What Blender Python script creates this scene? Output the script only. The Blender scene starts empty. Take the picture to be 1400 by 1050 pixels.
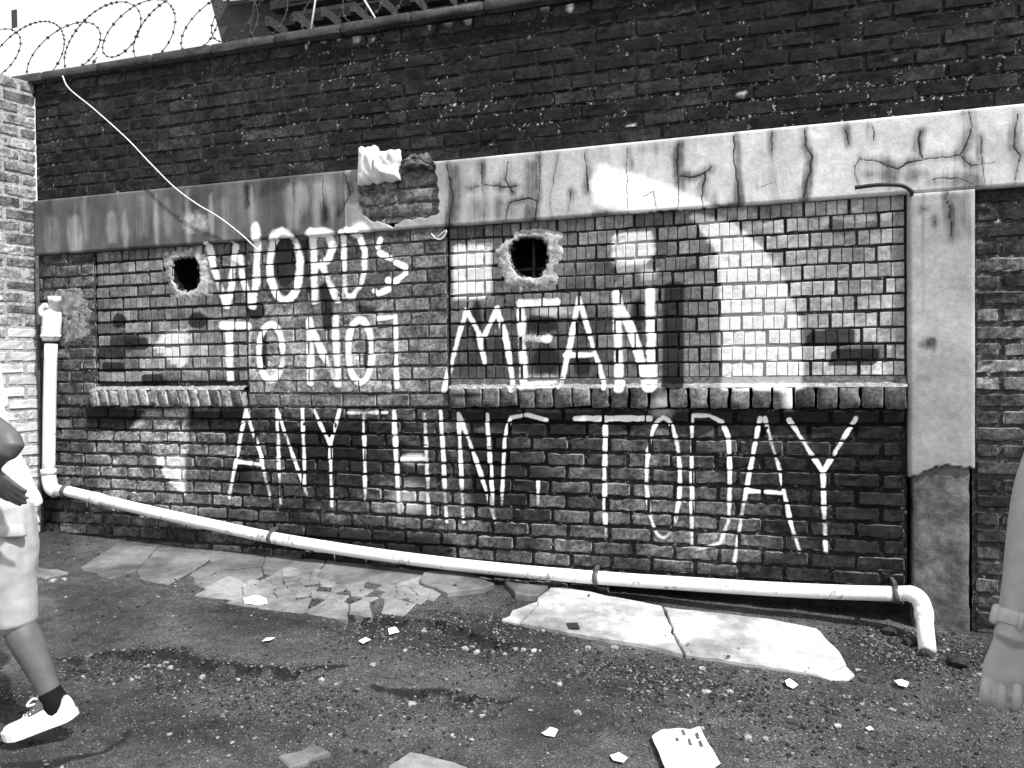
import bpy, bmesh, math, random
import numpy as np
from mathutils import Vector, Matrix, noise as mnoise

random.seed(7)
RNG = np.random.default_rng(7)
SC = bpy.context.scene
COL = SC.collection
R = math.radians

# ------------------------------------------------------------------ camera, sky, sun, exposure
cam_data = bpy.data.cameras.new('camera')
cam_data.sensor_width = 36.0
cam_data.lens = 27.257
cam_data.clip_start = 0.05
cam_data.clip_end = 500.0
cam = bpy.data.objects.new('camera', cam_data)
COL.objects.link(cam)
cam.matrix_world = Matrix(((0.95466456, 0.00561567, 0.29763072, 0.0),
                           (0.29745124, 0.02150876, -0.9544947, -4.3),
                           (-0.0117618, 0.99975289, 0.01886326, 1.5),
                           (0, 0, 0, 1)))
SC.camera = cam

SUN_DIR = Vector((0.95, -0.52, 1.35)).normalized()          # towards the sun
SUN_EL = math.asin(SUN_DIR.z)
SUN_AZ = math.atan2(SUN_DIR.x, SUN_DIR.y)

world = bpy.data.worlds.new('World')
SC.world = world
world.use_nodes = True
wn, wl = world.node_tree.nodes, world.node_tree.links
wn.clear()
sky = wn.new('ShaderNodeTexSky')
sky.sky_type = 'NISHITA'
sky.sun_disc = False
sky.sun_elevation = SUN_EL
sky.sun_rotation = SUN_AZ
sky.air_density = 1.0
sky.dust_density = 4.0
sky.ozone_density = 1.0
bw = wn.new('ShaderNodeRGBToBW')
bg = wn.new('ShaderNodeBackground')
bg.inputs['Strength'].default_value = 0.15
haze = wn.new('ShaderNodeMix'); haze.data_type = 'FLOAT'        # thin bright overcast veil over the whole sky
haze.inputs[0].default_value = 0.75
haze.inputs[3].default_value = 6.0
wo = wn.new('ShaderNodeOutputWorld')
wl.new(sky.outputs[0], bw.inputs[0])
wl.new(bw.outputs[0], haze.inputs[2])
wl.new(haze.outputs[0], bg.inputs['Color'])
wl.new(bg.outputs[0], wo.inputs['Surface'])

sun_data = bpy.data.lights.new('sun', 'SUN')
sun_data.energy = 4.2
sun_data.angle = R(1.6)
sun_data.color = (1, 1, 1)
sun = bpy.data.objects.new('sun', sun_data)
COL.objects.link(sun)
sun.rotation_euler = SUN_DIR.to_track_quat('Z', 'Y').to_euler()

SC.view_settings.view_transform = 'Standard'
SC.view_settings.look = 'None'
SC.view_settings.gamma = 1.0
SC.view_settings.use_curve_mapping = False
SC.view_settings.exposure = 0.55
SC.render.engine = 'CYCLES'
SC.cycles.max_bounces = 4
SC.cycles.diffuse_bounces = 3
SC.cycles.transparent_max_bounces = 12
SC.cycles.use_denoising = True

# ------------------------------------------------------------------ measured layout, metres
# wall plane: X along the wall, Z up, wall face at Y = 0, camera side is -Y
WORDS = [
  ('WORDS', [
    ('W', 0.0168, 0.0288, [[(-3.419, 2.328), (-3.393, 2.192), (-3.35, 2.075), (-3.302, 1.948)], [(-3.22, 2.316), (-3.246, 2.175), (-3.259, 2.071), (-3.296, 1.948)], [(-3.188, 2.248), (-3.168, 2.124), (-3.132, 2.018), (-3.094, 1.936)], [(-3.04, 2.418), (-3.049, 2.25), (-3.058, 2.086), (-3.083, 1.936)]]),
    ('O', 0.0162, 0.0278, [[(-2.84, 2.392), (-2.808, 2.381), (-2.78, 2.353), (-2.757, 2.311), (-2.741, 2.259), (-2.733, 2.199), (-2.734, 2.137), (-2.744, 2.078), (-2.762, 2.027), (-2.787, 1.988), (-2.817, 1.963), (-2.849, 1.955), (-2.88, 1.965), (-2.909, 1.992), (-2.933, 2.034), (-2.949, 2.088), (-2.957, 2.148), (-2.956, 2.211), (-2.945, 2.27), (-2.927, 2.322), (-2.902, 2.361), (-2.872, 2.385), (-2.84, 2.392)]]),
    ('R', 0.0160, 0.0275, [[(-2.639, 2.379), (-2.632, 2.181), (-2.631, 1.943)], [(-2.644, 2.375), (-2.53, 2.363), (-2.495, 2.283), (-2.528, 2.203), (-2.633, 2.154)], [(-2.575, 2.169), (-2.525, 2.048), (-2.47, 1.95)]]),
    ('D', 0.0135, 0.0217, [[(-2.422, 2.36), (-2.419, 1.98)], [(-2.391, 2.372), (-2.311, 2.335), (-2.278, 2.239), (-2.28, 2.132), (-2.306, 2.034), (-2.373, 1.96)], [(-2.449, 1.977), (-2.363, 1.96)]]),
    ('S', 0.0156, 0.0160, [[(-2.172, 2.3), (-2.188, 2.261)], [(-2.174, 2.22), (-2.1, 2.185)], [(-2.067, 2.156), (-2.004, 2.127), (-2.005, 2.087), (-2.073, 2.042), (-2.122, 2.053)], [(-2.217, 1.99), (-2.188, 1.971), (-2.118, 1.995)]]),
  ]),
  ('TO', [
    ('T', 0.0192, 0.0288, [[(-3.339, 1.815), (-3.125, 1.8)], [(-3.288, 1.804), (-3.279, 1.45)]]),
    ('O', 0.0164, 0.0225, [[(-2.954, 1.809), (-2.929, 1.801), (-2.906, 1.78), (-2.888, 1.746), (-2.875, 1.703), (-2.869, 1.655), (-2.87, 1.604), (-2.878, 1.556), (-2.893, 1.513), (-2.913, 1.48), (-2.936, 1.459), (-2.962, 1.452), (-2.987, 1.46), (-3.01, 1.481), (-3.029, 1.515), (-3.042, 1.558), (-3.048, 1.607), (-3.047, 1.658), (-3.039, 1.707), (-3.024, 1.749), (-3.004, 1.782), (-2.98, 1.803), (-2.954, 1.809)]]),
  ]),
  ('NOT', [
    ('N', 0.0161, 0.0276, [[(-2.67, 1.824), (-2.672, 1.436)], [(-2.661, 1.778), (-2.57, 1.592), (-2.485, 1.426)], [(-2.488, 1.828), (-2.48, 1.426)]]),
    ('O', 0.0158, 0.0216, [[(-2.315, 1.818), (-2.292, 1.809), (-2.271, 1.786), (-2.254, 1.749), (-2.242, 1.703), (-2.236, 1.65), (-2.237, 1.595), (-2.245, 1.542), (-2.258, 1.496), (-2.276, 1.46), (-2.298, 1.437), (-2.322, 1.43), (-2.345, 1.438), (-2.366, 1.461), (-2.384, 1.497), (-2.396, 1.544), (-2.402, 1.598), (-2.401, 1.653), (-2.393, 1.706), (-2.379, 1.753), (-2.361, 1.789), (-2.339, 1.811), (-2.315, 1.818)]]),
    ('T', 0.0112, 0.0161, [[(-2.2, 1.819), (-2.077, 1.829)], [(-2.077, 1.833), (-2.074, 1.406)]]),
  ]),
  ('MEAN', [
    ('M', 0.0153, 0.0131, [[(-1.767, 1.378), (-1.698, 1.613), (-1.621, 1.853)], [(-1.616, 1.844), (-1.549, 1.726), (-1.51, 1.541)], [(-1.429, 1.859), (-1.513, 1.691)], [(-1.429, 1.859), (-1.373, 1.658), (-1.332, 1.381)]]),
    ('E', 0.0169, 0.0253, [[(-1.286, 1.884), (-1.27, 1.427)], [(-1.286, 1.88), (-1.073, 1.884)], [(-1.276, 1.677), (-1.127, 1.673)], [(-1.27, 1.406), (-1.087, 1.414)]]),
    ('A', 0.0125, 0.0125, [[(-1.053, 1.397), (-0.999, 1.621), (-0.941, 1.9)], [(-0.941, 1.896), (-0.872, 1.659), (-0.796, 1.391)], [(-1.021, 1.575), (-0.848, 1.577)]]),
    ('N', 0.0203, 0.0244, [[(-0.729, 1.908), (-0.714, 1.387)], [(-0.726, 1.888), (-0.642, 1.699), (-0.556, 1.394)], [(-0.54, 1.921), (-0.536, 1.398)]]),
  ]),
  ('ANYTHING', [
    ('A', 0.0143, 0.0095, [[(-3.153, 1.259), (-3.227, 0.971), (-3.296, 0.675)], [(-3.153, 1.254), (-3.048, 0.965), (-2.978, 0.673)], [(-3.228, 0.918), (-3.05, 0.903)]]),
    ('N', 0.0118, 0.0094, [[(-2.922, 1.269), (-2.907, 0.657)], [(-2.917, 1.255), (-2.814, 0.979), (-2.712, 0.721)], [(-2.734, 1.27), (-2.723, 0.734)]]),
    ('Y', 0.0116, 0.0093, [[(-2.655, 1.27), (-2.539, 1.04)], [(-2.467, 1.261), (-2.539, 1.04)], [(-2.539, 1.04), (-2.535, 0.654)]]),
    ('T', 0.0137, 0.0091, [[(-2.406, 1.243), (-2.145, 1.245)], [(-2.3, 1.235), (-2.299, 0.7)]]),
    ('H', 0.0134, 0.0134, [[(-2.096, 1.25), (-2.071, 0.628)], [(-1.893, 1.233), (-1.873, 0.637)], [(-2.081, 0.959), (-1.892, 0.968)]]),
    ('I', 0.0153, 0.0088, [[(-1.788, 1.251), (-1.759, 0.593)]]),
    ('N', 0.0131, 0.0087, [[(-1.675, 1.243), (-1.652, 0.598)], [(-1.666, 1.23), (-1.564, 0.962), (-1.45, 0.608)], [(-1.496, 1.235), (-1.463, 0.672)]]),
    ('G', 0.0126, 0.0084, [[(-1.132, 1.208), (-1.25, 1.237), (-1.352, 1.219), (-1.389, 1.095), (-1.412, 0.7)], [(-1.189, 0.853), (-1.19, 0.718)]]),
  ]),
  ('TODAY', [
    ('T', 0.0166, 0.0083, [[(-0.969, 1.218), (-0.545, 1.221)], [(-0.794, 1.211), (-0.802, 0.725), (-0.796, 0.527)]]),
    ('O', 0.0120, 0.0080, [[(-0.474, 1.226), (-0.448, 1.213), (-0.425, 1.174), (-0.406, 1.113), (-0.393, 1.035), (-0.386, 0.945), (-0.387, 0.852), (-0.395, 0.762), (-0.409, 0.683), (-0.429, 0.62), (-0.453, 0.58), (-0.479, 0.565), (-0.505, 0.577), (-0.528, 0.615), (-0.547, 0.676), (-0.561, 0.755), (-0.568, 0.846), (-0.567, 0.94), (-0.559, 1.031), (-0.544, 1.111), (-0.524, 1.173), (-0.5, 1.212), (-0.474, 1.226)]]),
    ('D', 0.0119, 0.0079, [[(-0.321, 1.239), (-0.326, 0.533)], [(-0.321, 1.239), (-0.228, 1.239), (-0.164, 1.204), (-0.13, 1.122), (-0.124, 0.879), (-0.133, 0.674), (-0.176, 0.554), (-0.303, 0.507)]]),
    ('A', 0.0116, 0.0077, [[(0.03, 1.225), (-0.019, 0.96), (-0.065, 0.709), (-0.104, 0.463)], [(0.056, 1.226), (0.135, 0.922), (0.174, 0.704), (0.224, 0.53)], [(-0.038, 0.839), (0.145, 0.834)]]),
    ('Y', 0.0134, 0.0077, [[(0.176, 1.219), (0.339, 0.951)], [(0.497, 1.229), (0.339, 0.951)], [(0.339, 0.951), (0.345, 0.701), (0.352, 0.53)]]),
  ]),
]
PAINT = [
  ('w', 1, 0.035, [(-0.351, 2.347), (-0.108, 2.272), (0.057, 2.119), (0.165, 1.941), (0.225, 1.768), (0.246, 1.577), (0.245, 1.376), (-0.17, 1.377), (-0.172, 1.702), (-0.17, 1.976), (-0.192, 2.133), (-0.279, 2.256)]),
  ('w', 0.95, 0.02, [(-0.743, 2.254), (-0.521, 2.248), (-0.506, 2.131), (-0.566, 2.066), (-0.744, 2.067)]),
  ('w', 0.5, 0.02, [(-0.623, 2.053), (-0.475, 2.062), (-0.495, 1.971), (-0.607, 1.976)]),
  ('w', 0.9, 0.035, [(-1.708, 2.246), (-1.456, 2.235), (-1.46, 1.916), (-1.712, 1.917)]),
  ('l', 0.55, 0.007, [(-3.936, 1.255), (-3.63, 1.266), (-3.637, 0.937), (-3.913, 0.951), (-3.991, 1.03), (-4.075, 1.124)]),
  ('l', 0.28, 0.031, [(-4.412, 1.048), (-4.175, 1.113), (-4.02, 1.104), (-3.661, 0.962), (-3.658, 0.568), (-4.284, 0.591), (-4.42, 0.791)]),
  ('w', 0.78, 0.015, [(-3.913, 0.956), (-3.637, 0.962), (-3.638, 0.657), (-3.726, 0.723), (-3.82, 0.804)]),
  ('l', 0.35, 0.04, [(-4.066, 1.706), (-3.788, 1.848), (-3.35, 1.835), (-3.301, 1.474), (-3.949, 1.479)]),
  ('w', 0.62, 0.01, [(-3.925, 1.683), (-3.79, 1.789), (-3.593, 1.813), (-3.599, 1.55), (-3.706, 1.527), (-3.812, 1.602)]),
  ('w', 0.8, 0.019, [(0.145, 1.407), (0.195, 1.406), (0.194, 1.265), (0.144, 1.265)]),
  ('w', 0.7, 0.036, [(-1.963, 1.006), (-1.922, 1.003), (-1.888, 0.991), (-1.87, 0.974), (-1.87, 0.954), (-1.889, 0.936), (-1.923, 0.923), (-1.965, 0.917), (-2.007, 0.921), (-2.04, 0.932), (-2.059, 0.95), (-2.059, 0.97), (-2.04, 0.988), (-2.005, 1.001), (-1.963, 1.006)]),
  ('w', 0.5, 0.04, [(-1.073, 1.88), (-0.999, 1.873), (-0.941, 1.857), (-0.908, 1.836), (-0.909, 1.814), (-0.941, 1.795), (-1.0, 1.783), (-1.074, 1.78), (-1.149, 1.788), (-1.209, 1.804), (-1.243, 1.825), (-1.243, 1.847), (-1.209, 1.866), (-1.148, 1.878), (-1.073, 1.88)]),
  ('w', 0.5, 0.04, [(-1.164, 1.485), (-1.089, 1.48), (-1.03, 1.465), (-0.997, 1.445), (-0.997, 1.423), (-1.03, 1.403), (-1.09, 1.389), (-1.165, 1.385), (-1.241, 1.39), (-1.302, 1.404), (-1.336, 1.425), (-1.336, 1.448), (-1.301, 1.468), (-1.24, 1.481), (-1.164, 1.485)]),
  ('w', 0.5, 0.071, [(-0.48, 1.378), (-0.438, 1.369), (-0.404, 1.345), (-0.385, 1.31), (-0.385, 1.271), (-0.404, 1.235), (-0.439, 1.211), (-0.482, 1.201), (-0.525, 1.21), (-0.559, 1.234), (-0.579, 1.27), (-0.578, 1.309), (-0.559, 1.345), (-0.524, 1.369), (-0.48, 1.378)]),
  ('w', 0.5, 0.107, [(-1.999, 0.863), (-1.937, 0.852), (-1.887, 0.816), (-1.86, 0.764), (-1.861, 0.705), (-1.89, 0.651), (-1.94, 0.611), (-2.004, 0.595), (-2.067, 0.606), (-2.118, 0.641), (-2.146, 0.694), (-2.145, 0.754), (-2.115, 0.809), (-2.063, 0.848), (-1.999, 0.863)]),
  ('w', 0.5, 0.052, [(-3.029, 2.432), (-2.996, 2.423), (-2.97, 2.403), (-2.956, 2.376), (-2.956, 2.347), (-2.971, 2.322), (-2.998, 2.305), (-3.032, 2.301), (-3.065, 2.309), (-3.091, 2.329), (-3.106, 2.356), (-3.105, 2.386), (-3.09, 2.411), (-3.062, 2.427), (-3.029, 2.432)]),
  ('w', 0.55, 0.024, [(-3.158, 1.806), (-3.097, 1.804), (-3.11, 1.472), (-3.149, 1.473)]),
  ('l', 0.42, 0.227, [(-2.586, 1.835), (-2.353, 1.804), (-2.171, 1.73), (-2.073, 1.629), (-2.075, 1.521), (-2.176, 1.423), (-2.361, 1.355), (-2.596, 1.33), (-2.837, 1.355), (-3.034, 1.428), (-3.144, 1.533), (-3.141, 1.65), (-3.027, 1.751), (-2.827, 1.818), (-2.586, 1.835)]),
  ('l', 0.42, 0.058, [(-2.795, 1.953), (-2.657, 1.942), (-2.549, 1.92), (-2.49, 1.892), (-2.49, 1.864), (-2.55, 1.84), (-2.66, 1.826), (-2.798, 1.823), (-2.938, 1.834), (-3.051, 1.856), (-3.115, 1.884), (-3.114, 1.914), (-3.05, 1.938), (-2.935, 1.952), (-2.795, 1.953)]),
  ('l', 0.1, 0.119, [(-2.073, 2.352), (-1.948, 2.33), (-1.849, 2.288), (-1.795, 2.232), (-1.795, 2.174), (-1.851, 2.125), (-1.951, 2.093), (-2.078, 2.086), (-2.205, 2.105), (-2.309, 2.148), (-2.366, 2.205), (-2.365, 2.265), (-2.306, 2.316), (-2.201, 2.347), (-2.073, 2.352)]),
  ('l', 0.3, 0.267, [(0.466, 2.281), (0.584, 2.232), (0.677, 2.114), (0.728, 1.951), (0.728, 1.772), (0.676, 1.611), (0.582, 1.5), (0.463, 1.461), (0.342, 1.503), (0.244, 1.621), (0.19, 1.79), (0.191, 1.976), (0.247, 2.14), (0.345, 2.249), (0.466, 2.281)]),
  ('l', 0.12, 0.148, [(-0.982, 2.405), (-0.91, 2.375), (-0.852, 2.303), (-0.821, 2.203), (-0.822, 2.094), (-0.855, 1.998), (-0.914, 1.932), (-0.988, 1.91), (-1.061, 1.938), (-1.12, 2.01), (-1.153, 2.112), (-1.151, 2.223), (-1.117, 2.321), (-1.056, 2.386), (-0.982, 2.405)]),
  ('l', 0.22, 0.1, [(-0.271, 0.648), (-0.122, 0.644), (-0.005, 0.62), (0.059, 0.579), (0.059, 0.531), (-0.006, 0.483), (-0.123, 0.445), (-0.272, 0.425), (-0.425, 0.426), (-0.549, 0.45), (-0.619, 0.491), (-0.619, 0.542), (-0.548, 0.592), (-0.423, 0.629), (-0.271, 0.648)]),
  ('l', 0.16, 0.094, [(-0.917, 0.583), (-0.808, 0.579), (-0.722, 0.555), (-0.675, 0.516), (-0.675, 0.47), (-0.723, 0.426), (-0.81, 0.392), (-0.919, 0.375), (-1.03, 0.378), (-1.119, 0.402), (-1.169, 0.441), (-1.169, 0.488), (-1.118, 0.533), (-1.028, 0.567), (-0.917, 0.583)]),
  ('l', 0.1, 0.07, [(-0.115, 1.232), (0.078, 1.226), (0.229, 1.206), (0.312, 1.176), (0.312, 1.142), (0.229, 1.111), (0.078, 1.087), (-0.116, 1.076), (-0.314, 1.08), (-0.478, 1.099), (-0.57, 1.13), (-0.57, 1.166), (-0.477, 1.199), (-0.313, 1.223), (-0.115, 1.232)]),
  ('l', 0.1, 0.218, [(-0.582, 1.188), (-0.478, 1.166), (-0.396, 1.1), (-0.352, 1.005), (-0.352, 0.898), (-0.399, 0.8), (-0.481, 0.73), (-0.586, 0.702), (-0.691, 0.721), (-0.777, 0.786), (-0.824, 0.884), (-0.823, 0.994), (-0.774, 1.094), (-0.687, 1.163), (-0.582, 1.188)]),
  ('l', 0.12, 0.267, [(-3.83, 1.355), (-3.675, 1.325), (-3.554, 1.244), (-3.489, 1.128), (-3.492, 0.997), (-3.563, 0.878), (-3.688, 0.793), (-3.845, 0.759), (-4.004, 0.783), (-4.131, 0.864), (-4.201, 0.984), (-4.197, 1.119), (-4.121, 1.241), (-3.99, 1.325), (-3.83, 1.355)]),
  ('l', 0.15, 0.134, [(-3.785, 0.761), (-3.553, 0.754), (-3.372, 0.719), (-3.275, 0.665), (-3.276, 0.6), (-3.377, 0.538), (-3.559, 0.488), (-3.792, 0.462), (-4.03, 0.466), (-4.225, 0.498), (-4.334, 0.555), (-4.333, 0.624), (-4.22, 0.689), (-4.023, 0.738), (-3.785, 0.761)]),
  ('l', 0.15, 0.172, [(-3.346, 1.979), (-3.249, 1.951), (-3.172, 1.883), (-3.131, 1.786), (-3.133, 1.681), (-3.178, 1.586), (-3.258, 1.521), (-3.357, 1.499), (-3.456, 1.524), (-3.536, 1.592), (-3.578, 1.69), (-3.576, 1.798), (-3.529, 1.894), (-3.446, 1.959), (-3.346, 1.979)]),
  ('l', 0.2, 0.12, [(-2.0, 0.818), (-1.875, 0.809), (-1.776, 0.776), (-1.722, 0.725), (-1.723, 0.667), (-1.779, 0.611), (-1.878, 0.57), (-2.004, 0.55), (-2.132, 0.558), (-2.235, 0.59), (-2.292, 0.642), (-2.291, 0.703), (-2.232, 0.76), (-2.128, 0.801), (-2.0, 0.818)]),
  ('l', 0.15, 0.118, [(-1.714, 0.784), (-1.634, 0.774), (-1.57, 0.74), (-1.535, 0.689), (-1.536, 0.631), (-1.572, 0.577), (-1.637, 0.538), (-1.718, 0.521), (-1.8, 0.53), (-1.866, 0.563), (-1.902, 0.615), (-1.901, 0.674), (-1.863, 0.729), (-1.796, 0.768), (-1.714, 0.784)]),
  ('l', 0.2, 0.049, [(-2.401, 0.677), (-2.269, 0.677), (-2.165, 0.667), (-2.108, 0.647), (-2.108, 0.623), (-2.166, 0.599), (-2.271, 0.579), (-2.403, 0.567), (-2.537, 0.567), (-2.646, 0.577), (-2.707, 0.597), (-2.706, 0.622), (-2.645, 0.647), (-2.535, 0.666), (-2.401, 0.677)]),
  ('l', 0.1, 0.191, [(1.151, 1.773), (1.231, 1.75), (1.295, 1.689), (1.33, 1.604), (1.33, 1.511), (1.295, 1.427), (1.231, 1.369), (1.151, 1.348), (1.069, 1.369), (1.003, 1.429), (0.967, 1.516), (0.967, 1.612), (1.004, 1.698), (1.07, 1.755), (1.151, 1.773)]),
  ('l', 0.06, 0.128, [(1.151, 1.312), (1.231, 1.298), (1.295, 1.259), (1.33, 1.203), (1.33, 1.141), (1.295, 1.084), (1.231, 1.043), (1.151, 1.027), (1.069, 1.04), (1.003, 1.078), (0.966, 1.135), (0.966, 1.2), (1.003, 1.258), (1.069, 1.298), (1.151, 1.312)]),
  ('l', 0.1, 0.222, [(-3.867, 2.295), (-3.712, 2.262), (-3.591, 2.188), (-3.525, 2.088), (-3.528, 1.98), (-3.598, 1.885), (-3.723, 1.821), (-3.88, 1.801), (-4.038, 1.83), (-4.166, 1.903), (-4.236, 2.007), (-4.233, 2.119), (-4.158, 2.216), (-4.027, 2.279), (-3.867, 2.295)]),
  ('l', 0.06, 0.14, [(-4.652, 1.356), (-4.567, 1.315), (-4.502, 1.201), (-4.469, 1.036), (-4.475, 0.853), (-4.517, 0.686), (-4.589, 0.568), (-4.676, 0.523), (-4.762, 0.561), (-4.829, 0.675), (-4.863, 0.843), (-4.857, 1.03), (-4.813, 1.199), (-4.74, 1.315), (-4.652, 1.356)]),
  ('l', 0.03, 0.098, [(-1.615, 1.243), (-1.496, 1.233), (-1.402, 1.204), (-1.351, 1.162), (-1.351, 1.115), (-1.404, 1.071), (-1.498, 1.039), (-1.618, 1.026), (-1.739, 1.035), (-1.837, 1.063), (-1.892, 1.107), (-1.891, 1.156), (-1.835, 1.201), (-1.736, 1.232), (-1.615, 1.243)]),
  ('l', 0.08, 0.107, [(-0.193, 0.877), (-0.078, 0.869), (0.013, 0.84), (0.062, 0.795), (0.062, 0.743), (0.012, 0.694), (-0.079, 0.657), (-0.194, 0.64), (-0.311, 0.646), (-0.406, 0.675), (-0.459, 0.721), (-0.458, 0.774), (-0.405, 0.825), (-0.309, 0.861), (-0.193, 0.877)]),
  ('k', 1, 0.006, [(0.261, 1.683), (0.491, 1.685), (0.491, 1.61), (0.26, 1.607)]),
  ('k', 1, 0.006, [(0.373, 1.59), (0.6, 1.593), (0.6, 1.508), (0.373, 1.507)]),
  ('k', 0.9, 0.008, [(-4.14, 1.748), (-3.924, 1.748), (-3.926, 1.673), (-4.142, 1.672)]),
  ('k', 0.85, 0.007, [(-4.01, 1.495), (-3.803, 1.498), (-3.805, 1.424), (-4.012, 1.42)]),
  ('k', 0.85, 0.008, [(-4.353, 1.59), (-4.144, 1.587), (-4.146, 1.511), (-4.355, 1.513)]),
  ('k', 0.6, 0.095, [(-3.199, 0.971), (-3.146, 0.958), (-3.104, 0.919), (-3.081, 0.863), (-3.083, 0.799), (-3.107, 0.741), (-3.151, 0.7), (-3.205, 0.683), (-3.259, 0.696), (-3.301, 0.734), (-3.324, 0.792), (-3.323, 0.856), (-3.297, 0.915), (-3.253, 0.956), (-3.199, 0.971)]),
  ('k', 0.55, 0.246, [(-2.39, 1.307), (-2.259, 1.281), (-2.156, 1.206), (-2.101, 1.099), (-2.103, 0.979), (-2.162, 0.87), (-2.267, 0.791), (-2.399, 0.76), (-2.533, 0.782), (-2.641, 0.856), (-2.7, 0.966), (-2.697, 1.09), (-2.634, 1.203), (-2.524, 1.28), (-2.39, 1.307)]),
  ('k', 0.5, 0.191, [(-1.256, 1.097), (-1.142, 1.078), (-1.053, 1.021), (-1.004, 0.939), (-1.005, 0.846), (-1.056, 0.76), (-1.147, 0.698), (-1.261, 0.672), (-1.377, 0.688), (-1.47, 0.744), (-1.522, 0.829), (-1.521, 0.925), (-1.467, 1.013), (-1.372, 1.074), (-1.256, 1.097)]),
  ('k', 0.5, 0.07, [(-3.377, 0.633), (-3.253, 0.631), (-3.155, 0.613), (-3.102, 0.585), (-3.103, 0.551), (-3.157, 0.518), (-3.256, 0.492), (-3.38, 0.478), (-3.506, 0.479), (-3.607, 0.496), (-3.664, 0.525), (-3.663, 0.56), (-3.605, 0.594), (-3.502, 0.62), (-3.377, 0.633)]),
  ('k', 0.7, 0.092, [(-4.87, 0.778), (-4.797, 0.76), (-4.74, 0.703), (-4.711, 0.62), (-4.713, 0.527), (-4.748, 0.442), (-4.808, 0.38), (-4.882, 0.356), (-4.956, 0.373), (-5.014, 0.429), (-5.045, 0.513), (-5.042, 0.608), (-5.006, 0.694), (-4.944, 0.755), (-4.87, 0.778)]),
  ('k', 1, 0.032, [(-0.464, 1.969), (-0.362, 1.965), (-0.366, 1.382), (-0.48, 1.382)]),
  ('k', 0.95, 0.035, [(-2.84, 2.368), (-2.806, 2.35), (-2.779, 2.302), (-2.765, 2.234), (-2.766, 2.16), (-2.783, 2.094), (-2.812, 2.049), (-2.847, 2.034), (-2.882, 2.052), (-2.909, 2.1), (-2.923, 2.168), (-2.922, 2.243), (-2.905, 2.309), (-2.876, 2.354), (-2.84, 2.368)]),
  ('k', 0.9, 0.034, [(-3.066, 1.954), (-3.036, 1.947), (-3.011, 1.931), (-2.998, 1.908), (-2.998, 1.883), (-3.012, 1.86), (-3.038, 1.846), (-3.069, 1.841), (-3.1, 1.847), (-3.125, 1.864), (-3.138, 1.887), (-3.138, 1.912), (-3.123, 1.935), (-3.098, 1.95), (-3.066, 1.954)]),
  ('k', 0.9, 0.023, [(-2.598, 2.065), (-2.515, 2.061), (-2.51, 1.755), (-2.583, 1.757)]),
  ('k', 0.8, 0.023, [(-2.949, 2.338), (-2.681, 2.345), (-2.662, 1.999), (-2.699, 2.0), (-2.725, 2.255), (-2.94, 2.267)]),
  ('k', 0.7, 0.027, [(-2.359, 1.919), (-2.204, 1.9), (-2.205, 1.846), (-2.36, 1.86)]),
  ('k', 0.9, 0.014, [(-3.01, 1.768), (-2.998, 1.754), (-2.99, 1.715), (-2.985, 1.658), (-2.987, 1.595), (-2.993, 1.539), (-3.003, 1.5), (-3.016, 1.486), (-3.027, 1.5), (-3.036, 1.539), (-3.04, 1.596), (-3.039, 1.659), (-3.032, 1.716), (-3.022, 1.755), (-3.01, 1.768)]),
  ('k', 0.9, 0.013, [(-2.267, 1.713), (-2.256, 1.699), (-2.248, 1.662), (-2.244, 1.608), (-2.245, 1.548), (-2.251, 1.494), (-2.26, 1.456), (-2.271, 1.443), (-2.282, 1.456), (-2.29, 1.494), (-2.294, 1.548), (-2.293, 1.609), (-2.287, 1.663), (-2.278, 1.7), (-2.267, 1.713)]),
  ('k', 0.5, 0.022, [(-2.44, 1.38), (-2.286, 1.377), (-2.164, 1.369), (-2.098, 1.358), (-2.098, 1.346), (-2.165, 1.336), (-2.286, 1.328), (-2.441, 1.325), (-2.598, 1.328), (-2.726, 1.336), (-2.798, 1.347), (-2.797, 1.36), (-2.725, 1.371), (-2.597, 1.378), (-2.44, 1.38)]),
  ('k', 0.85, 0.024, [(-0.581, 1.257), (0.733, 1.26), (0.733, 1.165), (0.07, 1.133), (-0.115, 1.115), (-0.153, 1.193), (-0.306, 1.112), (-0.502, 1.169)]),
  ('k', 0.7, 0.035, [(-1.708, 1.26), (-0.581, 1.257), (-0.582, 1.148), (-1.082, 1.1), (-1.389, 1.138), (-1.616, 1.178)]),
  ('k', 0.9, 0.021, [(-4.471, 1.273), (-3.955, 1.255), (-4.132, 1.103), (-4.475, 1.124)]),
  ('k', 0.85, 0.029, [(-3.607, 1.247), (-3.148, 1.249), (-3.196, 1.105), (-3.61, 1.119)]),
  ('k', 1, 0.018, [(-4.185, 1.925), (-4.161, 1.919), (-4.142, 1.903), (-4.131, 1.88), (-4.132, 1.856), (-4.143, 1.834), (-4.163, 1.819), (-4.188, 1.814), (-4.212, 1.82), (-4.232, 1.836), (-4.242, 1.859), (-4.241, 1.884), (-4.23, 1.906), (-4.21, 1.92), (-4.185, 1.925)]),
  ('k', 0.9, 0.041, [(-3.532, 1.908), (-3.497, 1.901), (-3.469, 1.884), (-3.454, 1.861), (-3.455, 1.835), (-3.471, 1.812), (-3.5, 1.797), (-3.535, 1.792), (-3.57, 1.799), (-3.599, 1.816), (-3.614, 1.839), (-3.613, 1.865), (-3.597, 1.888), (-3.568, 1.904), (-3.532, 1.908)]),
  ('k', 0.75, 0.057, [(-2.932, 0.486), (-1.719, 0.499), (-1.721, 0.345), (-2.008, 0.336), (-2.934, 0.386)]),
  ('k', 0.8, 0.025, [(-1.248, 1.815), (-1.074, 1.81), (-1.067, 1.705), (-1.24, 1.71)]),
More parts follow.
